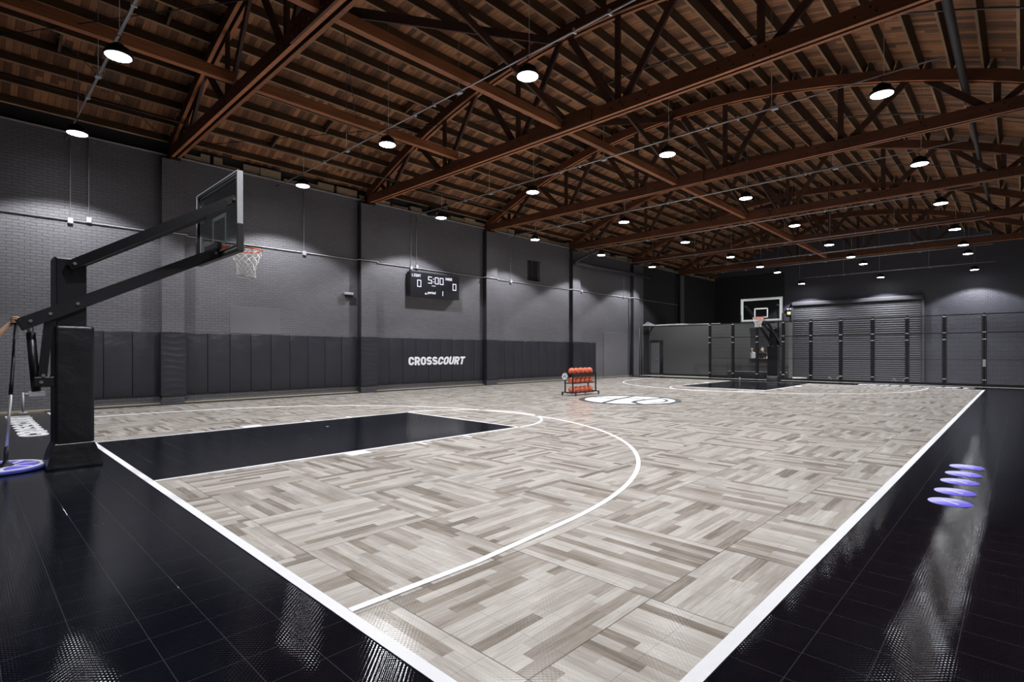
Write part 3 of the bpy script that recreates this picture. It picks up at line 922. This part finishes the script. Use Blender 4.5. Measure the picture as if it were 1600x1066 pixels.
# roof pipes
def pipe(name, pts, rr, m, label, n=8):
    return tag(MB().tube(pts, rr, n).build(name, m), label, 'pipe')
pipe('sprinkler_pipe', [(-15.4, YB + .1, 7.28), (-15.4, 35, 7.28)], .022, M['rust_pipe'], 'long brown sprinkler pipe under the joists close to the brick wall')
pipe('sprinkler_main', [(-.95, YB + .1, 7.66), (-.95, 17.4, 7.66)], .075, M['dark_pipe'], 'thick dark pipe under the roof ending past the third truss', 12)
pipe('sprinkler_main', [(-.97, 18.4, 7.66), (-.97, 28.6, 7.66)], .06, M['dark_pipe'], 'second length of thick dark roof pipe past the third truss', 12)
bb = MB().tube([(-.95, 17.36, 7.66), (-.95, 17.42, 7.66)], .082, 14)
tag(bb.build('pipe_collar', M['rim']), 'orange collar on the end of the thick dark roof pipe', 'collar')
for k, y in enumerate((7.4, 13.3, 19.6, 25.6, 32.0)):
    pts = [(x, y, zarc(x) + .2) for x in [-9.5 + 10.4 * q / 24 for q in range(25)]]
    pipe('branch_pipe', pts, .02, M['dark_pipe'], 'thin curved sprinkler pipe crossing under the roof in the %s bay' % ORD[k + 1], 6)
# thin cross tension rods between trusses
k = 0
for (y0, y1) in ((YB, 4.18), (4.18, 10.43), (10.43, 16.52), (16.52, 22.65), (22.65, 29.0)):
    for xa, xb in ((-17.2, XC), (XC, -17.2)):
        o = MB().tube([(xa, y0 + .2, 7.3 + .05 * (xa > xb)), (xb, y1 - .2, 7.3 + .05 * (xa > xb))], .009, 5).build('tie_rod', M['dark_iron'])
        tag(o, 'thin iron tie rod slanting %s the brick wall in the %s roof bay' % (('away from', 'toward')[xa > xb], ORD[k // 2]), 'rod')
        k += 1

# ---------------------------------------------------------------- basketball hoops
def net_mb(R=.225, L=.42):
    bb = MB(); n = 12
    prof = [(0, R), (.08, R * .96), (.17, R * .78), (.26, R * .63), (.34, R * .58), (L, R * .62)]
    def rad(d):
        for (a, ra), (c, rc) in zip(prof, prof[1:]):
            if d <= c: return ra + (rc - ra) * (d - a) / (c - a)
        return prof[-1][1]
    for s in (1, -1):
        for k in range(n):
            pts = []
            for i in range(19):
                q = i / 18; d = L * q
                a = 2 * PI * k / n + s * q * PI * .62 * 1.08
                pts.append((rad(d) * math.cos(a), rad(d) * math.sin(a), -d))
            bb.tube(pts, .0048, 5)
    bb.tube([(rad(L) * math.cos(2 * PI * i / 24), rad(L) * math.sin(2 * PI * i / 24), -L + .008 * (-1) ** i) for i in range(24)], .006, 5, closed=True)
    return bb
def make_hoop(label):
    """origin under the rim centre's baseline side: local x across the board, local y towards the court; floor at z 0"""
    r = thing('basketball_hoop', label, 'basketball hoop')
    # post behind (local y measured from the backboard face at 0)
    PY0, PY1 = -1.90, -1.60
    bb = MB().bbox(-.16, .16, PY0, PY1, 0, 2.62, .012, 2)
    bb.box(-.19, .19, PY0 - .02, PY0, .3, 2.62)
    bb.build('post', M['black_metal'], r)
    bb = MB().bbox(-.235, .235, PY0 - .02, PY1 + .07, .29, 1.775, .035, 4)
    p = bb.build('post_pad', M['pad_black'], r)
    rows = [(0, .262, .075), (.02, .268, .08), (.06, .262, .07), (.17, .25, .045), (.25, .243, .02), (.30, .238, .0), (.315, .225, -.015)]
    bb = MB(); vs = []
    for z, hx, e in rows:
        a, c = PY0 - .02 - e, PY1 + .07 + e
        vs += [(-hx, a, z), (hx, a, z), (hx, c, z), (-hx, c, z)]
    fs = []
    for i in range(len(rows) - 1):
        for q in range(4): fs.append((4 * i + q, 4 * i + (q + 1) % 4, 4 * i + 4 + (q + 1) % 4, 4 * i + 4 + q))
    fs += [(3, 2, 1, 0), tuple(range(4 * len(rows) - 4, 4 * len(rows)))]
    bb.add(vs, fs)
    bb.build('base_skirt', M['pad_black'], r)
    bb = MB().box(-.22, .22, PY0 - .06, PY1 + .1, 0, .012)
    bb.build('base_plate', M['black_metal'], r)
    # arms
    for s in (1, -1):
        u = MB().bar((s * .215, -1.78, 2.52), (s * .69, -.07, 3.585), .055, .115)
        ua = u.build('upper_arm', M['black_metal'], r)
        MB().bar((s * .675, -.12, 3.555), (s * .72, -.005, 3.63), .07, .095).build('arm_bracket', M['dark_iron'], ua)
        bt = MB()
        for xx, yy, zz in ((.225, -1.73, 2.55), (.73, -.05, 3.605)): bt.tube([(s * xx, yy, zz), (s * (xx + .04), yy, zz)], .02, 10)
        bt.build('pivot_bolt', M['chrome'], ua)
        l = MB().bar((s * .215, -2.22, 1.775), (s * .215, -.06, 2.93), .055, .15)
        la = l.build('lower_arm', M['black_metal'], r)
        bt = MB()
        for yy in (-2.14, -1.96, -1.70, -.12):
            bt.tube([(s * .235, yy, 1.775 + (yy + 2.22) * .5347), (s * .258, yy, 1.775 + (yy + 2.22) * .5347)], .019, 10)
        bt.build('pivot_bolt', M['chrome'], la)
    bb = MB().bar((-.215, -.35, 2.775), (.215, -.35, 2.775), .05, .05).bar((-.215, -1.2, 2.87), (.215, -1.2, 2.87), .05, .05)
    bb.build('cross_bar', M['black_metal'], r)
    # lift linkage at the back
    bb = MB().bbox(.15, .20, PY0 - .21, PY0 + .03, 1.02, 1.145, .012, 2).bbox(-.20, -.15, PY0 - .21, PY0 + .03, 1.02, 1.145, .012, 2)
    bb.build('lift_bracket', M['black_metal'], r)
    bb = MB().bar((.19, -1.965, 1.88), (.14, -2.03, 1.09), .05, .085, (0, 1, 0))
    bb.build('link_bar', M['black_metal'], r)
    bb = MB().tube([(0.12, -2.13, 1.68), (.12, -2.08, .97)], .045, 12)
    cy = bb.build('lift_cylinder', M['black_metal'], r)
    MB().tube([(.12, -2.14, 1.80), (.12, -2.13, 1.66)], .032, 10).build('piston', M['alu'], cy)
    bt = MB()
    for yy, zz in ((-2.04, 1.08), (-2.02, 1.16)): bt.tube([(.13, yy, zz), (.212, yy, zz)], .02, 10)
    bt.build('pivot_bolt', M['chrome'], cy)
    bb = MB().box(.07, .17, -2.15, -2.00, .91, .965); g = bb.build('gear_box', M['grey_box'], r)
    bb = MB().tube([(.14, -2.10, .94), (.16, -2.20, .94)], .014, 8).tube([(.16, -2.20, .96), (.16, -2.20, .72)], .012, 8).tube([(.16, -2.16, .715), (.16, -2.24, .715)], .014, 8)
    bb.build('crank_handle', M['galv'], g)
    # backboard
    bd = MB().box(-.90, .90, -.016, -.004, 2.92, 3.96).build('backboard', M['glass'], r)
    bb = MB().box(-.909, -.865, -.05, -.017, 2.91, 3.972).box(.865, .909, -.05, -.017, 2.91, 3.972).box(-.865, .865, -.05, -.017, 3.935, 3.972).box(-.865, .865, -.05, -.017, 2.91, 2.94)
    bb.build('frame_backing', M['black_metal'], bd)
    bb = MB().box(-.915, -.868, -.0165, -.003, 2.905, 3.975).box(.868, .915, -.0165, -.003, 2.905, 3.975).box(-.868, .868, -.0165, -.003, 3.938, 3.975).box(-.868, .868, -.0165, -.003, 2.905, 2.938)
    for s in (1, -1): bb.box(s * .915 - .005, s * .915 + .005, -.055, .02, 2.90, 3.98)
    bb.box(-.915, .915, -.055, .02, 3.972, 3.982)
    bb.build('board_frame', M['alu'], bd)
    bb = MB(); z0 = 3.06
    for a in ((-.862, -.81, 2.945, 3.93), (.81, .862, 2.945, 3.93), (-.81, .81, 3.88, 3.93), (-.81, .81, 2.945, 2.985)):
        bb.box(a[0], a[1], -.0035, -.001, a[2], a[3])
    bb.box(-.305, .305, -.0035, -.001, z0 + .40, z0 + .455).box(-.305, .305, -.0035, -.001, z0, z0 + .05).box(-.305, -.255, -.0035, -.001, z0, z0 + .455).box(.255, .305, -.0035, -.001, z0, z0 + .455)
    bb.build('target_lines', M['tape'], bd)
    bb = MB().bbox(-.935, .935, -.065, .03, 2.845, 2.91, .02, 3)
    for s in (1, -1): bb.bbox(*sorted((s * .905, s * .945)), -.062, .028, 2.85, 3.24, .012, 2)
    bb.build('edge_padding', M['black_rubber'], bd)
    bb = MB().box(-.30, .30, -.12, -.06, 2.96, 3.06)
    bb.build('board_mount', M['black_metal'], bd)
    # rim
    R = .228; cy_ = .385; zr = 3.05
    bb = MB().tube([(R * math.cos(2 * PI * k / 40), cy_ + R * math.sin(2 * PI * k / 40), zr) for k in range(40)], .011, 8, closed=True)
    bb.bar((-.10, .01, zr - .01), (-.10, cy_ - R * .88, zr - .005), .02, .035).bar((.10, .01, zr - .01), (.10, cy_ - R * .88, zr - .005), .02, .035)
    bb.box(-.13, .13, -.002, .02, zr - .11, zr + .05).box(-.11, .11, .02, .16, zr - .06, zr - .02)
    bb.bar((-.09, .02, zr - .1), (-.09, .17, zr - .04), .012, .02).bar((.09, .02, zr - .1), (.09, .17, zr - .04), .012, .02)
    rm = bb.build('rim', M['rim'], r)
    nt = net_mb(); nt.xform(Matrix.Translation((0, cy_, zr - .005)))
    nt.build('net', M['net'], rm)
    return r
h1 = make_hoop('black padded basketball hoop with glass backboard at the camera end of the court')
h1.location = (-8.77, 2.72, 0)
h2 = copy_tree(h1)
h2['label'] = 'black padded basketball hoop with glass backboard before the wire fence at the far end'
h2.location = (-8.75, 25.86, 0); h2.rotation_euler = (0, 0, PI)

# ---------------------------------------------------------------- ball rack and balls
RX, RY0, RY1 = -10.83, 13.88, 15.42
rk = thing('ball_rack', 'black wheeled steel ball rack standing beside the centre logo', 'rack', (RX, (RY0 + RY1) / 2, 0))
L2 = (RY1 - RY0) / 2
for s in (1, -1):
    bb = MB()
    for sx in (1, -1): bb.bar((sx * .16, s * (L2 - .12), .12), (sx * .16, s * (L2 - .12), .76), .035, .035, (1, 0, 0))
    bb.bar((-.16, s * (L2 - .12), .74), (.16, s * (L2 - .12), .74), .03, .03)
    bb.build('end_frame', M['black_metal'], rk)
    MB().bar((-.30, s * (L2 - .12), .11), (.30, s * (L2 - .12), .11), .035, .03).build('foot_bar', M['black_metal'], rk)
    for sx in (1, -1):
        bb = MB().tube([(sx * .28 - .012, s * (L2 - .12), .045), (sx * .28 + .012, s * (L2 - .12), .045)], .045, 14)
        bb.bar((sx * .28, s * (L2 - .12), .05), (sx * .28, s * (L2 - .12), .11), .035, .035, (1, 0, 0))
        bb.build('caster', M['black_rubber'], rk)
        MB().tube([(sx * .28 - .014, s * (L2 - .12), .045), (sx * .28 + .014, s * (L2 - .12), .045)], .02, 10).build('wheel_hub', M['chrome'], rk)
SHZ = [.105, .425, .735]
for i, z in enumerate(SHZ):
    bb = MB()
    for sx in (1, -1):
        bb.bar((sx * .085, -L2 + .12, z - .02), (sx * .085, L2 - .12, z - .02), .022, .022)
        if i < 2: bb.bar((sx * .15, -L2 + .12, z + .0), (sx * .15, L2 - .12, z + .0), .016, .016)
    if i == 2: bb.box(.145, .165, -L2 + .12, L2 - .12, .63, .73).box(-.165, -.145, -L2 + .12, L2 - .12, .63, .73)
    bb.build('shelf_rail', M['black_metal'], rk)
bb = MB().lathe([(.13, -.012), (.13, .0)], 40, smooth=False)
mt = Matrix.Translation((-.16, -L2 + .085, .64)) @ Matrix.Rotation(PI / 2, 4, 'X')
badge = bb.xform(mt).build('badge', M['white'], rk)
ball_logo(.13, 0, 0, 0, .004, .5, .018, .014).xform(mt).build('badge_lines', M['logo_black'], badge)
ball_me = None
bm = bmesh.new(); bmesh.ops.create_uvsphere(bm, u_segments=28, v_segments=18, radius=.119)
bb = MB(); bb.bm(bm, True)
ball0 = bb.build('basketball', M['ball'])
SH = ['bottom', 'middle', 'top']
f0 = True
for i, z in enumerate(SHZ):
    for k in range(5):
        o = ball0 if f0 else ball0.copy()
        if not f0: C.objects.link(o)
        f0 = False
        y = RY0 + .275 + .2475 * k
        o.location = (RX, y, z - .009 + .0835)
        o.rotation_euler = (random.uniform(0, 6), random.uniform(0, 6), random.uniform(0, 6))
        tag(o, 'orange basketball on the %s shelf of the rack, %s from the badge end' % (SH[i], ORD[k]), 'basketball', 'basketballs on the rack')

# ---------------------------------------------------------------- floor dots with two-tone print
for k, y in enumerate((6.585, 7.11, 7.70, 8.215, 8.75)):
    r = thing('floor_sticker', 'round purple floor sticker on black tiles by the sideline, %s from the camera' % ORD[k], 'sticker', (-.495, y, 0), 0, 'purple floor stickers')
    MB().lathe([(.17, 0), (.17, .002)], 40, smooth=False).build('disc', M['violet'], r)
    def seg(a0, a1):
        p = [(.169 * math.cos(a), .169 * math.sin(a)) for a in [a0 + (a1 - a0) * q / 16 for q in range(17)]]
        return p
    d0 = math.radians(138)
    MB().prism(seg(d0 + PI - 1.25, d0 + PI + 1.25), .002, .0035).build('dark_print', M['purple'], r)
    MB().prism(seg(d0 - 1.45, d0 + 1.45), .002, .0035).build('pale_print', M['lavender'], r)
    bb = MB().box(-.09, .09, -.012, .012, .0035, .005).xform(Matrix.Rotation(math.radians(-42), 4, 'Z'))
    bb.build('white_caption', M['white'], r)

# ---------------------------------------------------------------- mop
F = Vector((-math.sin(YAW), math.cos(YAW), 0)); Rt = Vector((math.cos(YAW), math.sin(YAW), 0))
mp = thing('dust_mop', 'tall mop with round purple head on the black floor beside the hoop post', 'mop', (-9.0, .32, 0))
MB().lathe([(.44, .006), (.46, .012), (.46, .035), (.445, .042)], 64, smooth=False).build('mop_head', M['blue_edge'], mp)
MB().lathe([(.44, .042), (.44, .046)], 64, smooth=False).build('head_cover', M['purple'], mp)
ball_logo(.43, 0, 0, .046, .049, .9, .05, .035).build('cover_print', M['white'], mp)
hp = F * 6.75 + Rt * ((25.5 - 800) / FPX * 6.75) + Vector((0, 0, CAMZ + 48 / FPX * 6.75)) - Vector((-9.0, .32, 0)); bp = Vector((-8.99, .385, .10)) - Vector((-9.0, .32, 0))
dv = (hp - bp)
bb = MB().lathe([(.08, .046), (.08, .06), (.03, .09), (.025, .12)], 16, (bp.x, bp.y, 0)).tube([bp - dv * .01, bp + dv * .10], .024, 10)
bb.build('swivel', M['logo_black'], mp)
MB().tube([bp + dv * .08, bp + dv * .50], .0165, 12).build('lower_pole', M['alu'], mp)
MB().tube([bp + dv * .47, bp + dv * .55, bp + dv * .56, bp + dv * 1.03], [.022, .022, .0185, .021], 12).build('grip_pole', M['black_metal'], mp)

# ---------------------------------------------------------------- people
def skin_mesh(nodes, edges, root, levels=2):
    me = bpy.data.meshes.new('s')
    names = list(nodes); idx = {n: i for i, n in enumerate(names)}
    me.from_pydata([nodes[n][0] for n in names], [(idx[a], idx[c]) for a, c in edges], [])
    o = bpy.data.objects.new('s', me); C.objects.link(o)
    md = o.modifiers.new('k', 'SKIN')
    if not me.skin_vertices: me.attributes  # layer is made by the modifier
    sv = me.skin_vertices[0].data
    for i, n in enumerate(names):
        rr = nodes[n][1]
        sv[i].radius = rr if isinstance(rr, tuple) else (rr, rr)
        sv[i].use_root = (n == root)
    md.use_smooth_shade = True
    sd = o.modifiers.new('d', 'SUBSURF'); sd.levels = levels; sd.render_levels = levels
    dg = bpy.context.evaluated_depsgraph_get()
    ev = bpy.data.meshes.new_from_object(o.evaluated_get(dg))
    b = MB(); b.add([v.co[:] for v in ev.vertices], [list(p.vertices) for p in ev.polygons], True)
    bpy.data.objects.remove(o); bpy.data.meshes.remove(me); bpy.data.meshes.remove(ev)
    return b
def person(label, loc, rz, arms, top, hairm, cap=False, grip=None, mask=False):
    """faces local +y; arms: {'R': (elbow, wrist, handtip), 'L': ...} in local coordinates"""
    r = thing('person', label, 'person', loc, rz)
    V = Vector
    nodes = {'pel': ((0, 0, .95), (.15, .105)), 'sp': ((0, .01, 1.14), (.135, .10)), 'ch': ((0, .0, 1.32), (.155, .11)), 'nb': ((0, -.01, 1.455), .062), 'nk': ((0, .005, 1.52), .055),
             'h1': ((0, .03, 1.57), (.062, .075)), 'h2': ((0, .015, 1.65), (.075, .093)), 'h3': ((0, .005, 1.715), (.062, .08))}
    edges = [('pel', 'sp'), ('sp', 'ch'), ('ch', 'nb'), ('nb', 'nk'), ('nk', 'h1'), ('h1', 'h2'), ('h2', 'h3')]
    for s, n in ((1, 'R'), (-1, 'L')):
        e, wst, hd = [V(p) for p in arms[n]]
        nodes.update({'hip' + n: ((s * .095, 0, .86), .085), 'kn' + n: ((s * .105, .02, .49), .058), 'an' + n: ((s * .11, -.02, .09), .04), 'to' + n: ((s * .125, .14, .04), .036),
                      'sh' + n: ((s * .185, -.005, 1.395), .058), 'el' + n: (tuple(e), .042), 'wr' + n: (tuple(wst), .028), 'pa' + n: (tuple(wst + (hd - wst) * .55), (.036, .022))})
        edges += [('pel', 'hip' + n), ('hip' + n, 'kn' + n), ('kn' + n, 'an' + n), ('an' + n, 'to' + n), ('ch', 'sh' + n), ('sh' + n, 'el' + n), ('el' + n, 'wr' + n), ('wr' + n, 'pa' + n)]
    b = skin_mesh(nodes, edges, 'pel')
    base_v, base_f = list(b.v), list(b.f)
    tmp = bmesh.new(); tv = [tmp.verts.new(p) for p in base_v]
    for f in base_f: tmp.faces.new([tv[q] for q in f])
    bmesh.ops.recalc_face_normals(tmp, faces=tmp.faces[:]); tmp.verts.index_update()
    base_f = [tuple(v.index for v in f.verts) for f in tmp.faces]; tmp.free()
    # nose, ears and fingers belong to the same body mesh
    b.tube([(0, .09, 1.665), (0, .115, 1.635), (0, .10, 1.62)], [.008, .014, .010], 8)
    for s in (1, -1): b.tube([(s * .074, .0, 1.67), (s * .084, -.008, 1.645), (s * .074, .0, 1.615)], [.008, .013, .008], 7)
    b.tube([(-.022, .100, 1.582), (0, .106, 1.581), (.022, .100, 1.582)], [.004, .007, .004], 6)
    for s, n in ((1, 'R'), (-1, 'L')):
        e, wst, hd = [V(p) for p in arms[n]]
        pa = wst + (hd - wst) * .6
        d = (hd - wst).normalized()
        if grip and n == 'R':
            c0, ax = V(grip[0]), V(grip[1]).normalized()
            a = (pa - c0); a = (a - ax * a.dot(ax)).normalized(); bb2 = ax.cross(a)
            for k in range(4):
                z = (.034 - .021 * k)
                pts = [c0 + ax * z + (a * math.cos(t) + bb2 * math.sin(t)) * rr for t, rr in ((.25, .05), (.9, .040), (1.7, .034), (2.5, .033), (3.3 - .1 * k, .032))]
                b.tube(pts, [.0105, .0105, .010, .0095, .008], 8)
            pts = [c0 + ax * .035 + (a * math.cos(t) + bb2 * math.sin(t)) * rr for t, rr in ((-.1, .05), (-.8, .042), (-1.5, .034))]
            b.tube(pts, [.012, .0115, .009], 8)
        else:
            sd = d.cross(V((0, 1, 0)))
            sd = sd.normalized() if sd.length > .1 else V((1, 0, 0))
            for k in range(4):
                o_ = sd * (.024 - .016 * k)
                ln = (.07, .08, .075, .058)[k]
                b.tube([pa + o_, pa + o_ + d * ln * .5 + V((0, .004, 0)), pa + o_ + d * ln + V((0, .018, -.004))], [.0095, .009, .007], 7)
            b.tube([pa - d * .02 + sd * .03, pa + d * .02 + sd * .05, pa + d * .045 + sd * .052], [.011, .010, .008], 7)
    body = b.build('body', M['skin'], r)
    def cloth(pred, off):
        me = bpy.data.meshes.new('c'); me.from_pydata(base_v, [], base_f); me.update()
        keep = [f for f in base_f if all(pred(V(base_v[q])) for q in f)]
        nv = [V(q) + me.vertices[k].normal * off for k, q in enumerate(base_v)]
        bpy.data.meshes.remove(me)
        used = sorted({q for f in keep for q in f}); mp_ = {q: k for k, q in enumerate(used)}
        return MB().add([nv[q] for q in used], [tuple(mp_[q] for q in f) for f in keep], True)
    def bare(p):
        for n in 'RL':
            e, wst, hd = [V(q) for q in arms[n]]; sh = V(nodes['sh' + n][0]); m = sh.lerp(e, .62)
            for a, c in ((m, e), (e, wst), (wst, hd + (hd - wst) * .5)):
                t = max(0, min(1, (p - a).dot(c - a) / (c - a).length_squared))
                if (p - a - (c - a) * t).length < .068 and not (a == m and t == 0): return True
        return False
    cloth(lambda p: p.z > .88 and (p.z < 1.475 or math.hypot(p.x, p.y) > .14) and not bare(p), .016).build('t_shirt', top, r)
    cloth(lambda p: .085 < p.z < .985 and not bare(p), .010).build('trousers', M['trousers'], r)
    for s in (1, -1):
        bm = bmesh.new(); bmesh.ops.create_uvsphere(bm, u_segments=14, v_segments=8, radius=1)
        for v in bm.verts: v.co = (s * .118 + v.co.x * .05, .065 + v.co.y * .135, max(0, .045 + v.co.z * .05 - .01 * (v.co.y > .3)))
        MB().bm(bm, True).build('shoe', M['black_rubber'], r)
    bm = bmesh.new(); bmesh.ops.create_uvsphere(bm, u_segments=18, v_segments=12, radius=1)
    bmesh.ops.delete(bm, geom=[v for v in bm.verts if v.co.z < -.25 or (v.co.y > .55 and v.co.z < .35)], context='VERTS')
    for v in bm.verts: v.co = (v.co.x * .083, -.002 + v.co.y * .100, 1.675 + v.co.z * .083)
    MB().bm(bm, True).build('cap' if cap else 'hair', M['cap'] if cap else hairm, r)
    bb = MB()
    for s in (1, -1): bb.lathe([(.001, -.008), (.0075, 0), (.001, .008)], 8, (s * .03, .093, 1.655))
    bb.build('eyes', M['logo_black'], r)
    if mask:
        MB().bbox(-.06, .06, .06, .118, 1.555, 1.63, .02, 3).build('face_mask', M['paper'], r)
    return r
# the mop holder, just outside the left edge of the frame, right arm reaching in
pl = Vector((-9.60, -.20, 0)); frz = math.atan2(Rt.y, Rt.x) - PI / 2
inv = (Matrix.Translation(pl) @ Matrix.Rotation(frz, 4, 'Z')).inverted()
def wp(u, v, t): return F * t + Rt * ((u - 800) / FPX * t) + Vector((0, 0, CAMZ + (551 - v) / FPX * t))
grip_c = wp(25.5, 501, 6.75)
wr = wp(13, 508, 6.72); elb = wp(-17, 537, 6.60)
hd = wr + (grip_c - wr) * 1.25
person('person out of frame in black shirt holding the mop pole with one raised arm', pl, frz,
       {'R': [inv @ elb, inv @ wr, inv @ hd], 'L': [(-.27, .0, 1.12), (-.29, .10, .88), (-.29, .13, .76)]}, M['shirt'], M['hair'],
       grip=(tuple(inv @ grip_c), tuple(inv.to_3x3() @ Vector(dv))))
person('person in pale top and dark hair behind the serving counter holding a white board', (-11.30, 31.85, 0), PI, {'R': [(.26, .08, 1.15), (.17, .30, 1.16), (.13, .36, 1.19)], 'L': [(-.26, .08, 1.15), (-.17, .30, 1.16), (-.13, .36, 1.19)]}, M['shirt_w'], M['hair'], mask=False)
person('person in dark top, olive cap and white mask behind the serving counter', (-10.70, 31.85, 0), PI + .1, {'R': [(.27, .05, 1.13), (.20, .27, 1.10), (.15, .34, 1.12)], 'L': [(-.27, .05, 1.13), (-.20, .27, 1.10), (-.15, .34, 1.12)]}, M['shirt'], M['hair'], cap=True, mask=True)

# ---------------------------------------------------------------- partition room at the far end
PYP = 30.95
b = MB()
b.box(XL, -17.36, PYP, PYP + .15, 0, 3.08).box(-17.36, -16.42, PYP, PYP + .15, 2.22, 3.08).box(-16.42, -11.1, PYP, PYP + .15, 0, 3.08)
b.box(-11.1, -9.05, PYP, PYP + .15, 0, 1.06).box(-11.1, -9.05, PYP, PYP + .15, 2.82, 3.08).box(-9.45, -9.05, PYP, PYP + .15, 1.06, 2.82)
wp_ = tag(b.build('wall_inner', M['partition']), kind='structure')
MB().box(-9.3, -9.1, PYP + .15, 31.8, 0, 3.08).build('return_wall', M['partition'], wp_)
MB().box(XL, -11.1, PYP - .02, PYP, 0.02, .10).build('base_strip', M['black_metal'], wp_)
MB().box(XL, -9.05, PYP - .015, PYP + .17, 3.08, 3.12).build('top_cap', M['dark_pipe'], wp_)
tag(MB().box(XL, -10.2, 33.7, 33.8, 0, 3.05).build('wall_inner', M['dark_wall']), kind='structure')
dd = tag(MB().box(-17.34, -16.76, PYP + .11, PYP + .15, 0.01, 2.2).build('door_2', M['smooth']), kind='structure')
dd.rotation_euler = (0, 0, 0)
MB().tube([(-16.84, PYP + .11, 1.0), (-16.84, PYP + .05, 1.0), (-16.96, PYP + .05, 1.0)], .012, 6).build('door_handle', M['galv'], dd)
ct = MB().bbox(-11.1, -9.45, PYP - .12, PYP + .4, 1.06, 1.10, .008, 1).build('counter_top', M['dark_wall'])
tag(ct, 'dark counter top in the serving opening of the grey partition', 'counter')
pb = MB().box(-11.08, -10.68, 0, .01, 1.13, 1.38).build('white_board', M['paper'], None, (0, 31.2, 0))
tag(pb, 'small white board standing on the dark serving counter', 'board')
cp = MB().lathe([(.001, 0), (.032, 0), (.040, .085), (.042, .09), (.036, .085), (.028, .01)], 16).build('paper_cup', M['grey_box'], None, (-11.08, 29.45, 0))
tag(cp, 'small pale cup on the concrete before the wire fence', 'cup')
lp = MB().bbox(-12.2, -9.05, 30.62, 30.70, 0, .36, .01, 1).build('low_kerb', M['dark_wall'])
tag(lp, 'low dark kerb behind the wire fence below the serving counter', 'kerb')
MB().box(-12.2, -9.05, 30.615, 30.70, .36, .385).build('kerb_edge', M['concrete'], lp)

# far brick wall: roller door --------------------------------------
rd = tag(MB().box(-11.75, -4.43, YF - .10, YF, -.45, 4.75).build('door_3', M['shutter']), kind='structure')
bb = MB(); z = -.45
while z < 4.6:
    bb.add([(-11.7, YF - .10, z), (-4.48, YF - .10, z), (-4.48, YF - .135, z + .07), (-11.7, YF - .135, z + .07), (-4.48, YF - .10, z + .13), (-11.7, YF - .10, z + .13)], [(0, 1, 2, 3), (3, 2, 4, 5)])
    z += .14
bb.build('door_slats', M['shutter'], rd)
for x in (-11.85, -4.43): MB().box(x, x + .12, YF - .2, YF, -.45, 5.0).build('door_jamb', M['shutter'], rd)
MB().bbox(-11.8, -4.38, YF - .32, YF, 4.74, 5.02, .06, 3).build('door_hood', M['shutter'], rd)
el = thing('emergency_light', 'twin-head emergency light with yellowed case beside the roller door hood', 'light', (-12.02, YF, 4.15))
MB().bbox(-.13, .13, -.12, 0, 0, .22, .015, 2).build('case', M['yellow'], el)
for s in (1, -1):
    MB().lathe([(.02, 0), (.09, .03), (.1, .1), (.02, .14)], 14, (s * .1, -.12, .32)).build('lamp_head', M['grey_box'], el)

# ---------------------------------------------------------------- wire fence
FY = 29.7
fn = thing('wire_fence', 'tall black wire mesh fence crossing the far end of the hall', 'fence', (0, FY, 0))
PX = [-12.85, -11.54, -10.25, -8.94, -7.65, -6.34, -5.04, -3.73, -2.42, -1.12, -.02 - .0]
PX[-1] = 0.16
for i, x in enumerate(PX):
    p = MB().bbox(x - .05, x + .05, -.05, .05, 0, 3.10, .006, 1).build('post', M['black_metal'], fn)
    for z in (.29, 2.0, 2.3, 3.0): MB().bbox(x - .062, x + .062, -.062, .062, z - .018, z + .018, .004, 1).build('clamp', M['galv'], p)
for i in range(len(PX) - 1):
    x0, x1 = PX[i] + .06, PX[i + 1] - .06
    bb = MB()
    for z in (.10, 2.28, 3.06): bb.box(x0, x1, -.015, .015, z - .018, z + .018)
    bb.box(x0, x0 + .025, -.015, .015, .1, 3.06).box(x1 - .025, x1, -.015, .015, .1, 3.06)
    bb.box(x0, x1, -.004, .004, 1.13, 1.15)
    pn = bb.build('mesh_panel', M['black_metal'], fn)
    bb = MB(); n = int((x1 - x0) / .06)
    for k in range(1, n): bb.box(x0 + (x1 - x0) * k / n - .0028, x0 + (x1 - x0) * k / n + .0028, -.003, .003, .1, 3.06)
    nz = 15
    for k in range(1, nz): bb.box(x0, x1, .002, .006, .1 + 2.96 * k / nz - .0028, .1 + 2.96 * k / nz + .0028)
    bb.build('wire_mesh', M['black_metal'], pn)
MB().box(PX[0], PX[-1], -.03, .03, .0, .085).build('bottom_rail', M['black_metal'], fn)
MB().box(-1.0 - .17, -1.07, -.075, -.05, .85, 1.15).build('latch_plate', M['grey_box'], fn)
# low bent metal frames standing behind the fence
for k, (x, nm) in enumerate(((-6.75, 'behind the fourth mesh panel'), (-4.1, 'behind the seventh mesh panel'))):
    q = .5
    bb = MB().tube([(x - .3, 30.05, .012), (x - .16, 30.05, .25), (x - .05, 30.05, .03), (x + .12, 30.05, .03), (x + .22, 30.05, .25), (x + .3, 30.05, .012)], .012, 6)
    tag(bb.build('training_hurdle', M['galv']), 'low bent pale metal frame on the floor ' + nm, 'hurdle')
